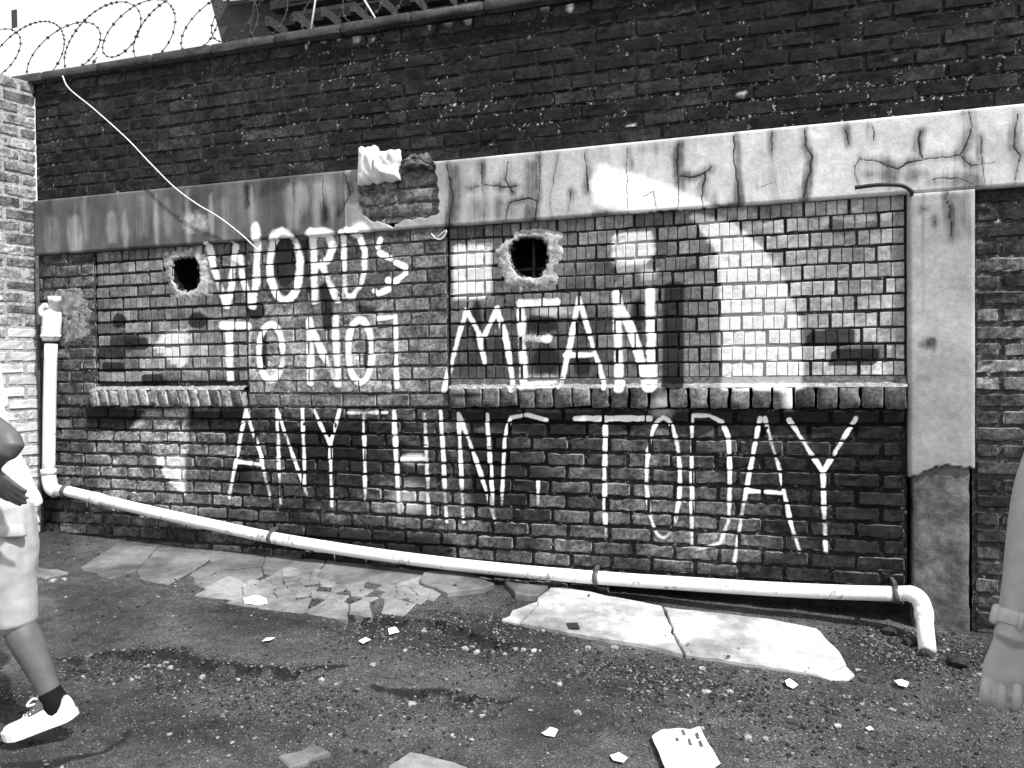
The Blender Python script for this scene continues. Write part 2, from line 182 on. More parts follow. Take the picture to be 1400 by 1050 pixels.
  ('k', 0.75, 0.064, [(-1.141, 1.644), (-1.099, 1.633), (-1.067, 1.604), (-1.049, 1.562), (-1.05, 1.515), (-1.068, 1.474), (-1.102, 1.445), (-1.143, 1.435), (-1.184, 1.446), (-1.217, 1.475), (-1.235, 1.518), (-1.235, 1.564), (-1.216, 1.606), (-1.182, 1.635), (-1.141, 1.644)]),
  ('k', 0.75, 0.04, [(-0.928, 1.59), (-0.902, 1.583), (-0.882, 1.562), (-0.871, 1.532), (-0.871, 1.499), (-0.883, 1.469), (-0.904, 1.449), (-0.929, 1.442), (-0.955, 1.449), (-0.975, 1.47), (-0.986, 1.5), (-0.986, 1.533), (-0.974, 1.563), (-0.953, 1.583), (-0.928, 1.59)]),
  ('k', 0.8, 0.026, [(-1.56, 1.911), (-1.54, 1.898), (-1.525, 1.861), (-1.517, 1.81), (-1.518, 1.752), (-1.527, 1.701), (-1.544, 1.666), (-1.564, 1.653), (-1.583, 1.667), (-1.599, 1.703), (-1.607, 1.755), (-1.606, 1.812), (-1.597, 1.864), (-1.58, 1.899), (-1.56, 1.911)]),
  ('k', 0.6, 0.021, [(-1.613, 1.378), (-1.563, 1.375), (-1.524, 1.368), (-1.502, 1.357), (-1.502, 1.346), (-1.524, 1.335), (-1.564, 1.328), (-1.614, 1.326), (-1.664, 1.328), (-1.705, 1.335), (-1.727, 1.346), (-1.727, 1.358), (-1.704, 1.368), (-1.663, 1.375), (-1.613, 1.378)]),
  ('k', 0.7, 0.034, [(-0.616, 1.916), (-0.595, 1.899), (-0.579, 1.854), (-0.57, 1.789), (-0.57, 1.717), (-0.58, 1.653), (-0.597, 1.609), (-0.619, 1.593), (-0.639, 1.609), (-0.656, 1.655), (-0.665, 1.72), (-0.664, 1.792), (-0.654, 1.856), (-0.637, 1.901), (-0.616, 1.916)]),
  ('k', 0.6, 0.166, [(-2.598, 1.215), (-2.463, 1.198), (-2.358, 1.148), (-2.3, 1.076), (-2.302, 0.995), (-2.361, 0.921), (-2.469, 0.867), (-2.605, 0.845), (-2.742, 0.86), (-2.853, 0.908), (-2.914, 0.982), (-2.912, 1.066), (-2.848, 1.142), (-2.735, 1.195), (-2.598, 1.215)]),
  ('k', 0.6, 0.043, [(-1.617, 1.135), (-1.344, 1.138), (-1.349, 0.711), (-1.623, 0.656)]),
  ('k', 0.5, 0.201, [(0.565, 1.2), (0.653, 1.164), (0.723, 1.063), (0.761, 0.916), (0.761, 0.752), (0.722, 0.602), (0.652, 0.495), (0.563, 0.452), (0.474, 0.484), (0.401, 0.584), (0.361, 0.735), (0.362, 0.903), (0.403, 1.056), (0.476, 1.162), (0.565, 1.2)]),
]
UPPER_PAINT = [
  ('w', 0.5, 0.021, [(-3.383, 3.628), (-3.371, 3.623), (-3.361, 3.612), (-3.356, 3.598), (-3.356, 3.584), (-3.362, 3.571), (-3.372, 3.563), (-3.385, 3.561), (-3.397, 3.566), (-3.407, 3.577), (-3.412, 3.591), (-3.412, 3.606), (-3.406, 3.618), (-3.396, 3.626), (-3.383, 3.628)]),
  ('w', 0.45, 0.017, [(-3.197, 3.636), (-3.187, 3.631), (-3.18, 3.619), (-3.176, 3.604), (-3.176, 3.587), (-3.181, 3.573), (-3.189, 3.563), (-3.199, 3.561), (-3.208, 3.566), (-3.216, 3.577), (-3.22, 3.593), (-3.219, 3.609), (-3.215, 3.624), (-3.207, 3.633), (-3.197, 3.636)]),
  ('w', 0.5, 0.025, [(-3.059, 3.636), (-3.044, 3.63), (-3.033, 3.618), (-3.027, 3.602), (-3.028, 3.586), (-3.034, 3.572), (-3.046, 3.563), (-3.06, 3.561), (-3.074, 3.567), (-3.086, 3.579), (-3.092, 3.594), (-3.091, 3.611), (-3.085, 3.625), (-3.073, 3.634), (-3.059, 3.636)]),
  ('w', 0.55, 0.012, [(-2.673, 3.606), (-2.666, 3.601), (-2.661, 3.588), (-2.658, 3.572), (-2.659, 3.554), (-2.662, 3.538), (-2.668, 3.527), (-2.675, 3.524), (-2.681, 3.529), (-2.687, 3.541), (-2.689, 3.558), (-2.689, 3.576), (-2.686, 3.592), (-2.68, 3.602), (-2.673, 3.606)]),
  ('w', 0.5, 0.024, [(-2.553, 3.612), (-2.54, 3.606), (-2.529, 3.595), (-2.524, 3.579), (-2.524, 3.563), (-2.53, 3.55), (-2.541, 3.541), (-2.555, 3.54), (-2.568, 3.545), (-2.579, 3.556), (-2.584, 3.572), (-2.584, 3.588), (-2.578, 3.601), (-2.567, 3.61), (-2.553, 3.612)]),
  ('w', 0.6, 0.02, [(-2.441, 3.6), (-2.43, 3.596), (-2.421, 3.586), (-2.416, 3.573), (-2.417, 3.559), (-2.422, 3.547), (-2.431, 3.539), (-2.442, 3.538), (-2.453, 3.542), (-2.462, 3.552), (-2.466, 3.565), (-2.466, 3.579), (-2.461, 3.591), (-2.452, 3.599), (-2.441, 3.6)]),
  ('w', 0.6, 0.028, [(-2.325, 3.58), (-2.31, 3.574), (-2.298, 3.563), (-2.291, 3.547), (-2.292, 3.532), (-2.298, 3.518), (-2.311, 3.51), (-2.326, 3.509), (-2.341, 3.514), (-2.353, 3.526), (-2.36, 3.541), (-2.36, 3.557), (-2.353, 3.57), (-2.34, 3.578), (-2.325, 3.58)]),
  ('w', 0.4, 0.02, [(-2.25, 3.591), (-2.239, 3.587), (-2.231, 3.579), (-2.226, 3.567), (-2.226, 3.556), (-2.231, 3.546), (-2.24, 3.539), (-2.251, 3.538), (-2.261, 3.542), (-2.27, 3.551), (-2.274, 3.562), (-2.274, 3.574), (-2.269, 3.584), (-2.261, 3.59), (-2.25, 3.591)]),
  ('w', 0.6, 0.016, [(-2.211, 3.551), (-2.202, 3.547), (-2.195, 3.54), (-2.192, 3.531), (-2.192, 3.521), (-2.196, 3.513), (-2.203, 3.507), (-2.211, 3.506), (-2.22, 3.51), (-2.227, 3.517), (-2.23, 3.526), (-2.23, 3.536), (-2.226, 3.544), (-2.219, 3.55), (-2.211, 3.551)]),
  ('w', 0.5, 0.023, [(-1.838, 3.589), (-1.826, 3.584), (-1.816, 3.573), (-1.811, 3.559), (-1.811, 3.543), (-1.817, 3.53), (-1.827, 3.522), (-1.839, 3.521), (-1.851, 3.526), (-1.861, 3.537), (-1.866, 3.551), (-1.866, 3.567), (-1.86, 3.58), (-1.85, 3.588), (-1.838, 3.589)]),
  ('w', 0.45, 0.031, [(-1.712, 3.588), (-1.692, 3.582), (-1.676, 3.57), (-1.667, 3.555), (-1.667, 3.54), (-1.677, 3.528), (-1.693, 3.521), (-1.713, 3.52), (-1.733, 3.526), (-1.749, 3.538), (-1.758, 3.553), (-1.758, 3.568), (-1.748, 3.581), (-1.732, 3.588), (-1.712, 3.588)]),
  ('w', 0.55, 0.034, [(-1.583, 3.591), (-1.565, 3.584), (-1.551, 3.572), (-1.544, 3.555), (-1.544, 3.538), (-1.552, 3.524), (-1.566, 3.516), (-1.584, 3.515), (-1.602, 3.521), (-1.616, 3.534), (-1.624, 3.55), (-1.623, 3.567), (-1.615, 3.581), (-1.601, 3.59), (-1.583, 3.591)]),
  ('w', 0.45, 0.022, [(-1.314, 3.597), (-1.303, 3.592), (-1.294, 3.581), (-1.289, 3.567), (-1.289, 3.553), (-1.294, 3.54), (-1.303, 3.532), (-1.315, 3.531), (-1.326, 3.535), (-1.335, 3.546), (-1.34, 3.56), (-1.34, 3.575), (-1.335, 3.588), (-1.325, 3.596), (-1.314, 3.597)]),
  ('w', 0.5, 0.03, [(-1.118, 3.592), (-1.1, 3.586), (-1.085, 3.575), (-1.077, 3.561), (-1.077, 3.546), (-1.086, 3.534), (-1.101, 3.527), (-1.119, 3.527), (-1.138, 3.533), (-1.153, 3.544), (-1.161, 3.559), (-1.161, 3.573), (-1.152, 3.585), (-1.137, 3.592), (-1.118, 3.592)]),
  ('w', 0.9, 0.018, [(-0.983, 3.576), (-0.974, 3.571), (-0.966, 3.56), (-0.962, 3.544), (-0.963, 3.528), (-0.967, 3.514), (-0.974, 3.505), (-0.983, 3.503), (-0.992, 3.508), (-1.0, 3.519), (-1.004, 3.534), (-1.003, 3.551), (-0.999, 3.565), (-0.992, 3.574), (-0.983, 3.576)]),
  ('w', 0.3, 0.022, [(-1.228, 3.468), (-1.205, 3.462), (-1.187, 3.453), (-1.177, 3.442), (-1.178, 3.431), (-1.188, 3.422), (-1.206, 3.418), (-1.229, 3.418), (-1.251, 3.424), (-1.269, 3.434), (-1.279, 3.445), (-1.279, 3.456), (-1.269, 3.465), (-1.251, 3.469), (-1.228, 3.468)]),
  ('w', 0.3, 0.02, [(-1.959, 3.437), (-1.935, 3.432), (-1.915, 3.423), (-1.904, 3.413), (-1.904, 3.403), (-1.915, 3.396), (-1.935, 3.393), (-1.96, 3.394), (-1.985, 3.399), (-2.005, 3.408), (-2.016, 3.418), (-2.016, 3.428), (-2.004, 3.435), (-1.984, 3.439), (-1.959, 3.437)]),
  ('w', 0.3, 0.02, [(-2.061, 3.144), (-2.031, 3.138), (-2.008, 3.13), (-1.995, 3.119), (-1.995, 3.11), (-2.008, 3.102), (-2.032, 3.099), (-2.061, 3.1), (-2.091, 3.105), (-2.114, 3.114), (-2.127, 3.124), (-2.127, 3.134), (-2.114, 3.142), (-2.09, 3.145), (-2.061, 3.144)]),
  ('w', 0.55, 0.021, [(-0.048, 2.964), (-0.034, 2.96), (-0.022, 2.952), (-0.016, 2.942), (-0.016, 2.932), (-0.023, 2.923), (-0.034, 2.918), (-0.049, 2.918), (-0.063, 2.921), (-0.075, 2.929), (-0.081, 2.939), (-0.081, 2.949), (-0.074, 2.958), (-0.063, 2.963), (-0.048, 2.964)]),
  ('w', 0.6, 0.018, [(-0.64, 2.861), (-0.626, 2.858), (-0.615, 2.851), (-0.608, 2.842), (-0.608, 2.834), (-0.615, 2.826), (-0.626, 2.822), (-0.64, 2.821), (-0.654, 2.825), (-0.665, 2.831), (-0.671, 2.84), (-0.671, 2.849), (-0.665, 2.856), (-0.654, 2.861), (-0.64, 2.861)]),
  ('w', 0.4, 0.018, [(-0.293, 2.981), (-0.283, 2.978), (-0.275, 2.971), (-0.271, 2.963), (-0.271, 2.954), (-0.275, 2.947), (-0.283, 2.942), (-0.293, 2.942), (-0.303, 2.945), (-0.311, 2.951), (-0.316, 2.959), (-0.315, 2.968), (-0.311, 2.975), (-0.303, 2.98), (-0.293, 2.981)]),
  ('w', 0.35, 0.026, [(0.687, 3.058), (0.702, 3.053), (0.713, 3.044), (0.72, 3.031), (0.72, 3.018), (0.713, 3.008), (0.702, 3.001), (0.687, 3.0), (0.673, 3.005), (0.661, 3.014), (0.655, 3.027), (0.655, 3.04), (0.661, 3.051), (0.673, 3.057), (0.687, 3.058)]),
]
BEAM_PAINT = [
  ('w', 1, 0.065, [(-0.805, 2.636), (-0.61, 2.566), (-0.471, 2.507), (-0.259, 2.395), (-0.127, 2.296), (-0.375, 2.313), (-0.652, 2.353), (-0.848, 2.416), (-0.872, 2.54)]),
  ('w', 0.95, 0.03, [(-3.045, 2.466), (-3.028, 2.458), (-3.015, 2.437), (-3.008, 2.409), (-3.009, 2.377), (-3.017, 2.35), (-3.031, 2.331), (-3.048, 2.325), (-3.064, 2.333), (-3.077, 2.353), (-3.084, 2.382), (-3.083, 2.413), (-3.075, 2.441), (-3.062, 2.46), (-3.045, 2.466)]),
  ('w', 0.95, 0.042, [(-2.861, 2.407), (-2.825, 2.4), (-2.797, 2.385), (-2.782, 2.366), (-2.782, 2.345), (-2.798, 2.328), (-2.827, 2.317), (-2.863, 2.314), (-2.899, 2.321), (-2.928, 2.335), (-2.943, 2.355), (-2.943, 2.376), (-2.926, 2.394), (-2.897, 2.405), (-2.861, 2.407)]),
  ('w', 0.95, 0.035, [(-2.576, 2.398), (-2.529, 2.391), (-2.491, 2.378), (-2.471, 2.361), (-2.471, 2.344), (-2.492, 2.329), (-2.53, 2.321), (-2.577, 2.32), (-2.625, 2.327), (-2.663, 2.34), (-2.684, 2.357), (-2.683, 2.374), (-2.662, 2.389), (-2.623, 2.397), (-2.576, 2.398)]),
  ('w', 0.95, 0.05, [(-2.295, 2.415), (-2.265, 2.408), (-2.241, 2.39), (-2.227, 2.367), (-2.228, 2.342), (-2.242, 2.321), (-2.266, 2.307), (-2.297, 2.303), (-2.327, 2.311), (-2.351, 2.328), (-2.365, 2.351), (-2.364, 2.376), (-2.35, 2.398), (-2.325, 2.412), (-2.295, 2.415)]),
  ('w', 0.45, 0.085, [(-3.505, 2.598), (-3.44, 2.583), (-3.389, 2.55), (-3.361, 2.506), (-3.362, 2.459), (-3.392, 2.419), (-3.444, 2.393), (-3.51, 2.386), (-3.575, 2.401), (-3.627, 2.434), (-3.656, 2.478), (-3.655, 2.526), (-3.624, 2.566), (-3.571, 2.592), (-3.505, 2.598)]),
  ('l', 0.192, 0.024, [(-4.775, 2.608), (-4.714, 2.625), (-4.669, 2.601), (-4.646, 2.472), (-4.663, 2.346), (-4.769, 2.351), (-4.792, 2.481)]),
  ('l', 0.528, 0.024, [(-4.564, 2.594), (-4.511, 2.611), (-4.473, 2.588), (-4.45, 2.464), (-4.467, 2.343), (-4.558, 2.348), (-4.58, 2.472)]),
  ('l', 0.32000000000000006, 0.031, [(-4.431, 2.705), (-4.421, 2.724), (-4.424, 2.704), (-4.403, 2.566), (-4.419, 2.43), (-4.426, 2.43), (-4.448, 2.569)]),
  ('l', 0.35200000000000004, 0.021, [(-4.23, 2.601), (-4.189, 2.618), (-4.161, 2.596), (-4.139, 2.495), (-4.154, 2.397), (-4.223, 2.401), (-4.245, 2.502)]),
  ('l', 0.48, 0.019, [(-4.093, 2.592), (-4.077, 2.611), (-4.074, 2.591), (-4.052, 2.471), (-4.068, 2.353), (-4.086, 2.354), (-4.108, 2.474)]),
  ('l', 0.22400000000000003, 0.031, [(-3.967, 2.699), (-3.927, 2.715), (-3.9, 2.694), (-3.879, 2.56), (-3.894, 2.429), (-3.961, 2.433), (-3.982, 2.567)]),
  ('l', 0.44800000000000006, 0.021, [(-3.828, 2.678), (-3.815, 2.697), (-3.816, 2.678), (-3.796, 2.519), (-3.811, 2.363), (-3.824, 2.364), (-3.844, 2.523)]),
  ('l', 0.288, 0.031, [(-3.75, 2.653), (-3.726, 2.67), (-3.715, 2.65), (-3.694, 2.534), (-3.709, 2.42), (-3.744, 2.422), (-3.765, 2.539)]),
  ('l', 0.48, 0.026, [(-3.573, 2.686), (-3.56, 2.704), (-3.561, 2.685), (-3.541, 2.518), (-3.557, 2.353), (-3.569, 2.353), (-3.588, 2.521)]),
  ('l', 0.48, 0.018, [(-3.388, 2.654), (-3.376, 2.672), (-3.377, 2.653), (-3.357, 2.524), (-3.371, 2.397), (-3.383, 2.398), (-3.403, 2.527)]),
  ('l', 0.24, 0.032, [(-3.315, 2.625), (-3.28, 2.642), (-3.258, 2.621), (-3.239, 2.485), (-3.253, 2.351), (-3.31, 2.355), (-3.329, 2.491)]),
  ('l', 0.48, 0.02, [(-3.079, 2.676), (-3.067, 2.694), (-3.068, 2.675), (-3.049, 2.537), (-3.063, 2.402), (-3.074, 2.403), (-3.093, 2.54)]),
  ('l', 0.4, 0.03, [(-2.807, 2.677), (-2.767, 2.692), (-2.738, 2.672), (-2.72, 2.535), (-2.733, 2.401), (-2.802, 2.405), (-2.821, 2.542)]),
  ('l', 0.4, 0.021, [(-2.623, 2.666), (-2.597, 2.682), (-2.581, 2.663), (-2.563, 2.528), (-2.576, 2.396), (-2.618, 2.399), (-2.636, 2.534)]),
  ('l', 0.32000000000000006, 0.016, [(-2.494, 2.632), (-2.486, 2.649), (-2.489, 2.631), (-2.471, 2.51), (-2.483, 2.391), (-2.488, 2.391), (-2.507, 2.513)]),
  ('l', 0.45, 0.051, [(-2.727, 2.693), (-2.691, 2.681), (-2.662, 2.653), (-2.647, 2.615), (-2.648, 2.574), (-2.665, 2.539), (-2.694, 2.515), (-2.731, 2.509), (-2.768, 2.521), (-2.797, 2.548), (-2.812, 2.587), (-2.812, 2.628), (-2.794, 2.663), (-2.764, 2.687), (-2.727, 2.693)]),
  ('l', 0.5, 0.051, [(-2.545, 2.691), (-2.509, 2.68), (-2.481, 2.655), (-2.466, 2.621), (-2.466, 2.585), (-2.483, 2.554), (-2.512, 2.533), (-2.548, 2.528), (-2.583, 2.539), (-2.612, 2.563), (-2.627, 2.598), (-2.627, 2.634), (-2.61, 2.666), (-2.581, 2.686), (-2.545, 2.691)]),
  ('l', 0.3, 0.025, [(-2.17, 2.416), (-2.128, 2.409), (-2.094, 2.397), (-2.075, 2.382), (-2.075, 2.366), (-2.095, 2.353), (-2.129, 2.345), (-2.172, 2.345), (-2.214, 2.351), (-2.249, 2.363), (-2.268, 2.378), (-2.268, 2.394), (-2.248, 2.407), (-2.213, 2.415), (-2.17, 2.416)]),
  ('k', 0.35, 0.208, [(-4.945, 2.771), (-3.16, 2.752), (-2.365, 2.744), (-2.372, 2.326), (-4.96, 2.302)]),
  ('k', 0.5, 0.047, [(-3.105, 2.743), (-2.674, 2.743), (-2.781, 2.651), (-3.053, 2.579)]),
  ('k', 0.6, 0.052, [(-1.752, 2.733), (-1.632, 2.722), (-1.597, 2.557), (-1.637, 2.345), (-1.758, 2.344)]),
  ('k', 0.6, 0.042, [(-1.246, 2.704), (-1.141, 2.703), (-1.131, 2.478), (-1.163, 2.347), (-1.268, 2.35)]),
  ('k', 0.45, 0.06, [(-1.598, 2.514), (-1.239, 2.52), (-1.241, 2.348), (-1.6, 2.351)]),
  ('k', 0.4, 0.045, [(-2.365, 2.708), (-2.32, 2.39), (-2.397, 2.35), (-2.443, 2.624)]),
  ('k', 0.4, 0.05, [(-0.469, 2.74), (-0.402, 2.728), (-0.348, 2.708), (-0.318, 2.683), (-0.318, 2.658), (-0.348, 2.639), (-0.402, 2.629), (-0.47, 2.63), (-0.539, 2.641), (-0.594, 2.662), (-0.625, 2.687), (-0.625, 2.712), (-0.594, 2.732), (-0.538, 2.742), (-0.469, 2.74)]),
  ('k', 0.55, 0.059, [(0.686, 2.513), (0.765, 2.5), (0.827, 2.476), (0.862, 2.447), (0.862, 2.418), (0.827, 2.395), (0.765, 2.382), (0.686, 2.382), (0.606, 2.395), (0.541, 2.419), (0.505, 2.448), (0.505, 2.478), (0.542, 2.501), (0.606, 2.514), (0.686, 2.513)]),
  ('k', 0.5, 0.064, [(0.963, 2.46), (1.045, 2.446), (1.11, 2.42), (1.146, 2.389), (1.146, 2.358), (1.11, 2.332), (1.045, 2.318), (0.962, 2.317), (0.879, 2.331), (0.811, 2.356), (0.773, 2.388), (0.773, 2.42), (0.811, 2.446), (0.879, 2.46), (0.963, 2.46)]),
  ('k', 0.4, 0.086, [(0.078, 2.557), (0.125, 2.543), (0.162, 2.514), (0.183, 2.474), (0.183, 2.432), (0.162, 2.395), (0.124, 2.372), (0.077, 2.366), (0.029, 2.379), (-0.009, 2.409), (-0.03, 2.449), (-0.03, 2.492), (-0.008, 2.528), (0.03, 2.552), (0.078, 2.557)]),
  ('k', 0.35, 0.063, [(1.197, 2.404), (1.224, 2.395), (1.245, 2.374), (1.257, 2.345), (1.257, 2.314), (1.245, 2.287), (1.224, 2.269), (1.197, 2.264), (1.17, 2.273), (1.149, 2.294), (1.137, 2.323), (1.137, 2.355), (1.149, 2.382), (1.17, 2.399), (1.197, 2.404)]),
  ('k', 0.3, 0.056, [(-0.107, 2.442), (0.069, 2.422), (0.207, 2.394), (0.282, 2.364), (0.282, 2.337), (0.207, 2.319), (0.068, 2.312), (-0.108, 2.318), (-0.289, 2.337), (-0.437, 2.365), (-0.521, 2.397), (-0.52, 2.425), (-0.436, 2.444), (-0.288, 2.45), (-0.107, 2.442)]),
  ('k', 0.25, 0.072, [(-0.569, 2.694), (-0.483, 2.678), (-0.415, 2.65), (-0.378, 2.615), (-0.378, 2.58), (-0.416, 2.552), (-0.484, 2.535), (-0.57, 2.535), (-0.657, 2.55), (-0.728, 2.578), (-0.767, 2.614), (-0.766, 2.65), (-0.727, 2.679), (-0.656, 2.695), (-0.569, 2.694)]),
]
BEAM_CRACKS = [[(-1.502, 2.695), (-1.509, 2.564), (-1.478, 2.477), (-1.498, 2.365)], [(-1.342, 2.697), (-1.361, 2.594), (-1.318, 2.52)], [(-1.159, 2.705), (-1.152, 2.556), (-1.189, 2.352)], [(-1.048, 2.703), (-1.071, 2.59), (-1.093, 2.477), (-1.086, 2.353)], [(-0.897, 2.701), (-0.882, 2.595), (-0.879, 2.493)], [(-0.766, 2.705), (-0.758, 2.636)], [(-0.661, 2.703), (-0.658, 2.555), (-0.655, 2.435), (-0.656, 2.347)], [(-0.567, 2.436), (-0.516, 2.456), (-0.501, 2.364)], [(-0.385, 2.696), (-0.39, 2.591), (-0.379, 2.492), (-0.384, 2.359)], [(-0.378, 2.531), (-0.294, 2.516), (-0.237, 2.539), (-0.21, 2.563)], [(-0.237, 2.539), (-0.257, 2.443), (-0.257, 2.346)], [(-0.094, 2.714), (-0.091, 2.584), (-0.077, 2.467), (-0.07, 2.352)], [(0.096, 2.71), (0.096, 2.586), (0.106, 2.49), (0.134, 2.356)], [(0.041, 2.439), (0.106, 2.452), (0.113, 2.508)], [(0.256, 2.713), (0.26, 2.634), (0.291, 2.568), (0.276, 2.476), (0.248, 2.366)], [(0.45, 2.689), (0.471, 2.621)], [(0.579, 2.698), (0.582, 2.624)], [(0.79, 2.647), (0.783, 2.576), (0.802, 2.517)], [(1.003, 2.724), (1.019, 2.652), (0.994, 2.57), (0.968, 2.516)], [(1.056, 2.602), (1.062, 2.444), (1.069, 2.373)], [(1.21, 2.691), (1.198, 2.605), (1.192, 2.537), (1.216, 2.493), (1.198, 2.38)], [(0.504, 2.401), (0.491, 2.501), (0.514, 2.54), (0.598, 2.521), (0.691, 2.469), (0.731, 2.502), (0.844, 2.513), (0.968, 2.516), (1.012, 2.462), (1.112, 2.467)], [(0.844, 2.409), (0.956, 2.407), (1.019, 2.377), (1.056, 2.356)], [(-1.586, 2.558), (-1.477, 2.574), (-1.362, 2.548), (-1.296, 2.551)], [(-1.364, 2.364), (-1.345, 2.455), (-1.231, 2.479), (-1.166, 2.454)], [(-2.761, 2.689), (-2.753, 2.574), (-2.701, 2.547)], [(-2.682, 2.705), (-2.632, 2.587)], [(-2.552, 2.703), (-2.547, 2.445)], [(-2.399, 2.704), (-2.361, 2.602), (-2.423, 2.481)], [(-3.106, 2.694), (-3.098, 2.576)], [(-1.722, 2.71), (-1.687, 2.515), (-1.717, 2.354)], [(-0.975, 2.492), (-0.993, 2.379)], [(-0.955, 2.344), (-0.489, 2.351), (-0.107, 2.347)]]
BREAK = [(-2.314, 2.661), (-2.302, 2.517), (-2.278, 2.453), (-2.244, 2.424), (-2.204, 2.408), (-2.116, 2.393), (-2.083, 2.352), (-2.053, 2.389), (-1.981, 2.406), (-1.81, 2.412), (-1.772, 2.444), (-1.779, 2.608), (-1.796, 2.713), (-1.814, 2.762), (-2.028, 2.768), (-2.248, 2.771), (-2.314, 2.696)]
HOLES = [[(-3.712, 2.259), (-3.664, 2.272), (-3.552, 2.266), (-3.53, 2.23), (-3.52, 2.142), (-3.545, 2.066), (-3.616, 2.049), (-3.687, 2.072), (-3.727, 2.142), (-3.731, 2.211)], [(-1.324, 2.243), (-1.27, 2.257), (-1.169, 2.251), (-1.135, 2.211), (-1.123, 2.139), (-1.137, 2.081), (-1.172, 2.041), (-1.233, 2.031), (-1.295, 2.051), (-1.334, 2.1), (-1.351, 2.16), (-1.346, 2.211)]]
RINGS = [[(-3.813, 2.284), (-3.812, 2.324), (-3.586, 2.331), (-3.441, 2.293), (-3.409, 2.176), (-3.383, 2.078), (-3.447, 2.023), (-3.524, 1.977), (-3.683, 1.993), (-3.747, 2.035), (-3.78, 2.145)], [(-1.427, 2.232), (-1.337, 2.252), (-1.336, 2.307), (-1.073, 2.316), (-1.031, 2.267), (-1.032, 2.163), (-1.059, 2.04), (-1.068, 1.986), (-1.129, 1.955), (-1.186, 1.974), (-1.287, 1.953), (-1.385, 1.974), (-1.429, 2.036), (-1.436, 2.165)]]
SMEAR = [(-4.813, 2.034), (-4.691, 2.102), (-4.559, 2.117), (-4.482, 2.093), (-4.42, 1.978), (-4.371, 1.905), (-4.437, 1.841), (-4.413, 1.764), (-4.544, 1.716), (-4.677, 1.688), (-4.698, 1.874), (-4.789, 1.929)]
PIPE = [(-4.738, 0.713), (-4.601, 0.687), (-4.344, 0.646), (-3.912, 0.578), (-3.329, 0.498), (-2.937, 0.447), (-2.37, 0.396), (-1.835, 0.362), (-1.334, 0.343), (-0.843, 0.335), (-0.384, 0.339), (0.065, 0.347), (0.418, 0.358), (0.661, 0.369)]
PIPE_TOP = [(-4.668, 2.033), (-4.684, 1.922), (-4.703, 1.717), (-4.73, 1.256), (-4.75, 0.791)]
ELBOW = [(0.654, 0.381), (0.752, 0.377), (0.784, 0.279), (0.796, 0.172), (0.803, 0.094)]
WIRE = [(-4.568, 3.572), (-4.5, 3.473), (-4.276, 3.303), (-4.004, 3.078), (-3.828, 2.91), (-3.626, 2.724), (-3.455, 2.602), (-3.288, 2.504), (-3.124, 2.381), (-3.011, 2.277)]
PLASTER_EDGE = [(0.72, 0.93), (0.786, 0.957), (0.841, 0.988), (0.896, 1.004), (0.954, 0.998), (1.011, 0.992)]
SLAB_A = [(-1.106, -0.076), (-0.996, -0.042), (-0.776, -0.102), (-0.571, -0.138), (-0.472, -0.161), (-0.416, -0.365), (-0.356, -0.588), (-0.315, -0.713), (-0.431, -0.678), (-0.607, -0.649), (-0.824, -0.63), (-1.124, -0.594), (-1.11, -0.401)]
SLAB_B = [(-0.463, -0.169), (-0.263, -0.169), (0.027, -0.159), (0.295, -0.227), (0.339, -0.372), (0.374, -0.499), (0.386, -0.595), (0.263, -0.741), (0.084, -0.718), (-0.103, -0.709), (-0.302, -0.709), (-0.346, -0.585), (-0.406, -0.361)]
SLAB_C = [(-1.232, -0.57), (-1.217, -0.445), (-1.121, -0.287), (-1.1, -0.098), (-1.12, -0.394), (-1.134, -0.588)]
SLAB_D = [(0.268, -0.746), (0.384, -0.61), (0.41, -0.674), (0.38, -0.732), (0.305, -0.763)]
AP = [[(-4.134, -0.095), (-3.802, -0.093), (-3.589, -0.513), (-3.636, -0.663), (-3.962, -0.559)], [(-3.793, -0.091), (-3.374, -0.026), (-3.311, -0.165), (-3.247, -0.475), (-3.218, -0.66), (-3.471, -0.611), (-3.59, -0.5)], [(-3.365, -0.023), (-3.025, -0.014), (-2.925, -0.194), (-3.042, -0.302), (-3.189, -0.305), (-3.271, -0.243)], [(-3.26, -0.269), (-3.034, -0.327), (-2.9, -0.229), (-2.808, -0.339), (-2.819, -0.498), (-2.891, -0.632), (-3.058, -0.61), (-3.225, -0.482)], [(-3.016, -0.011), (-2.588, -0.0), (-2.495, -0.281), (-2.55, -0.389), (-2.824, -0.316), (-2.917, -0.191)], [(-2.579, 0.002), (-2.262, 0.013), (-2.181, -0.048), (-2.163, -0.269), (-2.255, -0.36), (-2.48, -0.29)], [(-2.253, 0.015), (-1.979, 0.043), (-1.852, -0.028), (-1.925, -0.13), (-1.974, -0.273), (-2.057, -0.274), (-2.157, -0.254)], [(-1.889, -0.053), (-1.647, 0.05), (-1.421, -0.126), (-1.462, -0.211), (-1.625, -0.332), (-1.834, -0.229)], [(-1.372, -0.086), (-1.117, -0.067), (-1.138, -0.226), (-1.259, -0.241)]]
PATCH = [(-2.829, -0.345), (-2.481, -0.303), (-2.152, -0.291), (-1.914, -0.153), (-1.824, -0.251), (-1.856, -0.472), (-1.997, -0.582), (-2.223, -0.652), (-2.516, -0.621), (-2.852, -0.619), (-2.839, -0.505)]
LEDGE1 = [(-3.052, -1.589), (-2.938, -1.538), (-2.858, -1.449), (-2.714, -1.38), (-2.562, -1.341), (-2.47, -1.377), (-2.304, -1.387), (-2.129, -1.362), (-1.957, -1.339), (-1.856, -1.262), (-1.765, -1.227)]
LEDGE2 = [(-1.553, -1.355), (-1.471, -1.383), (-1.383, -1.355), (-1.271, -1.307), (-1.134, -1.323), (-1.026, -1.359), (-0.971, -1.335), (-0.932, -1.28)]
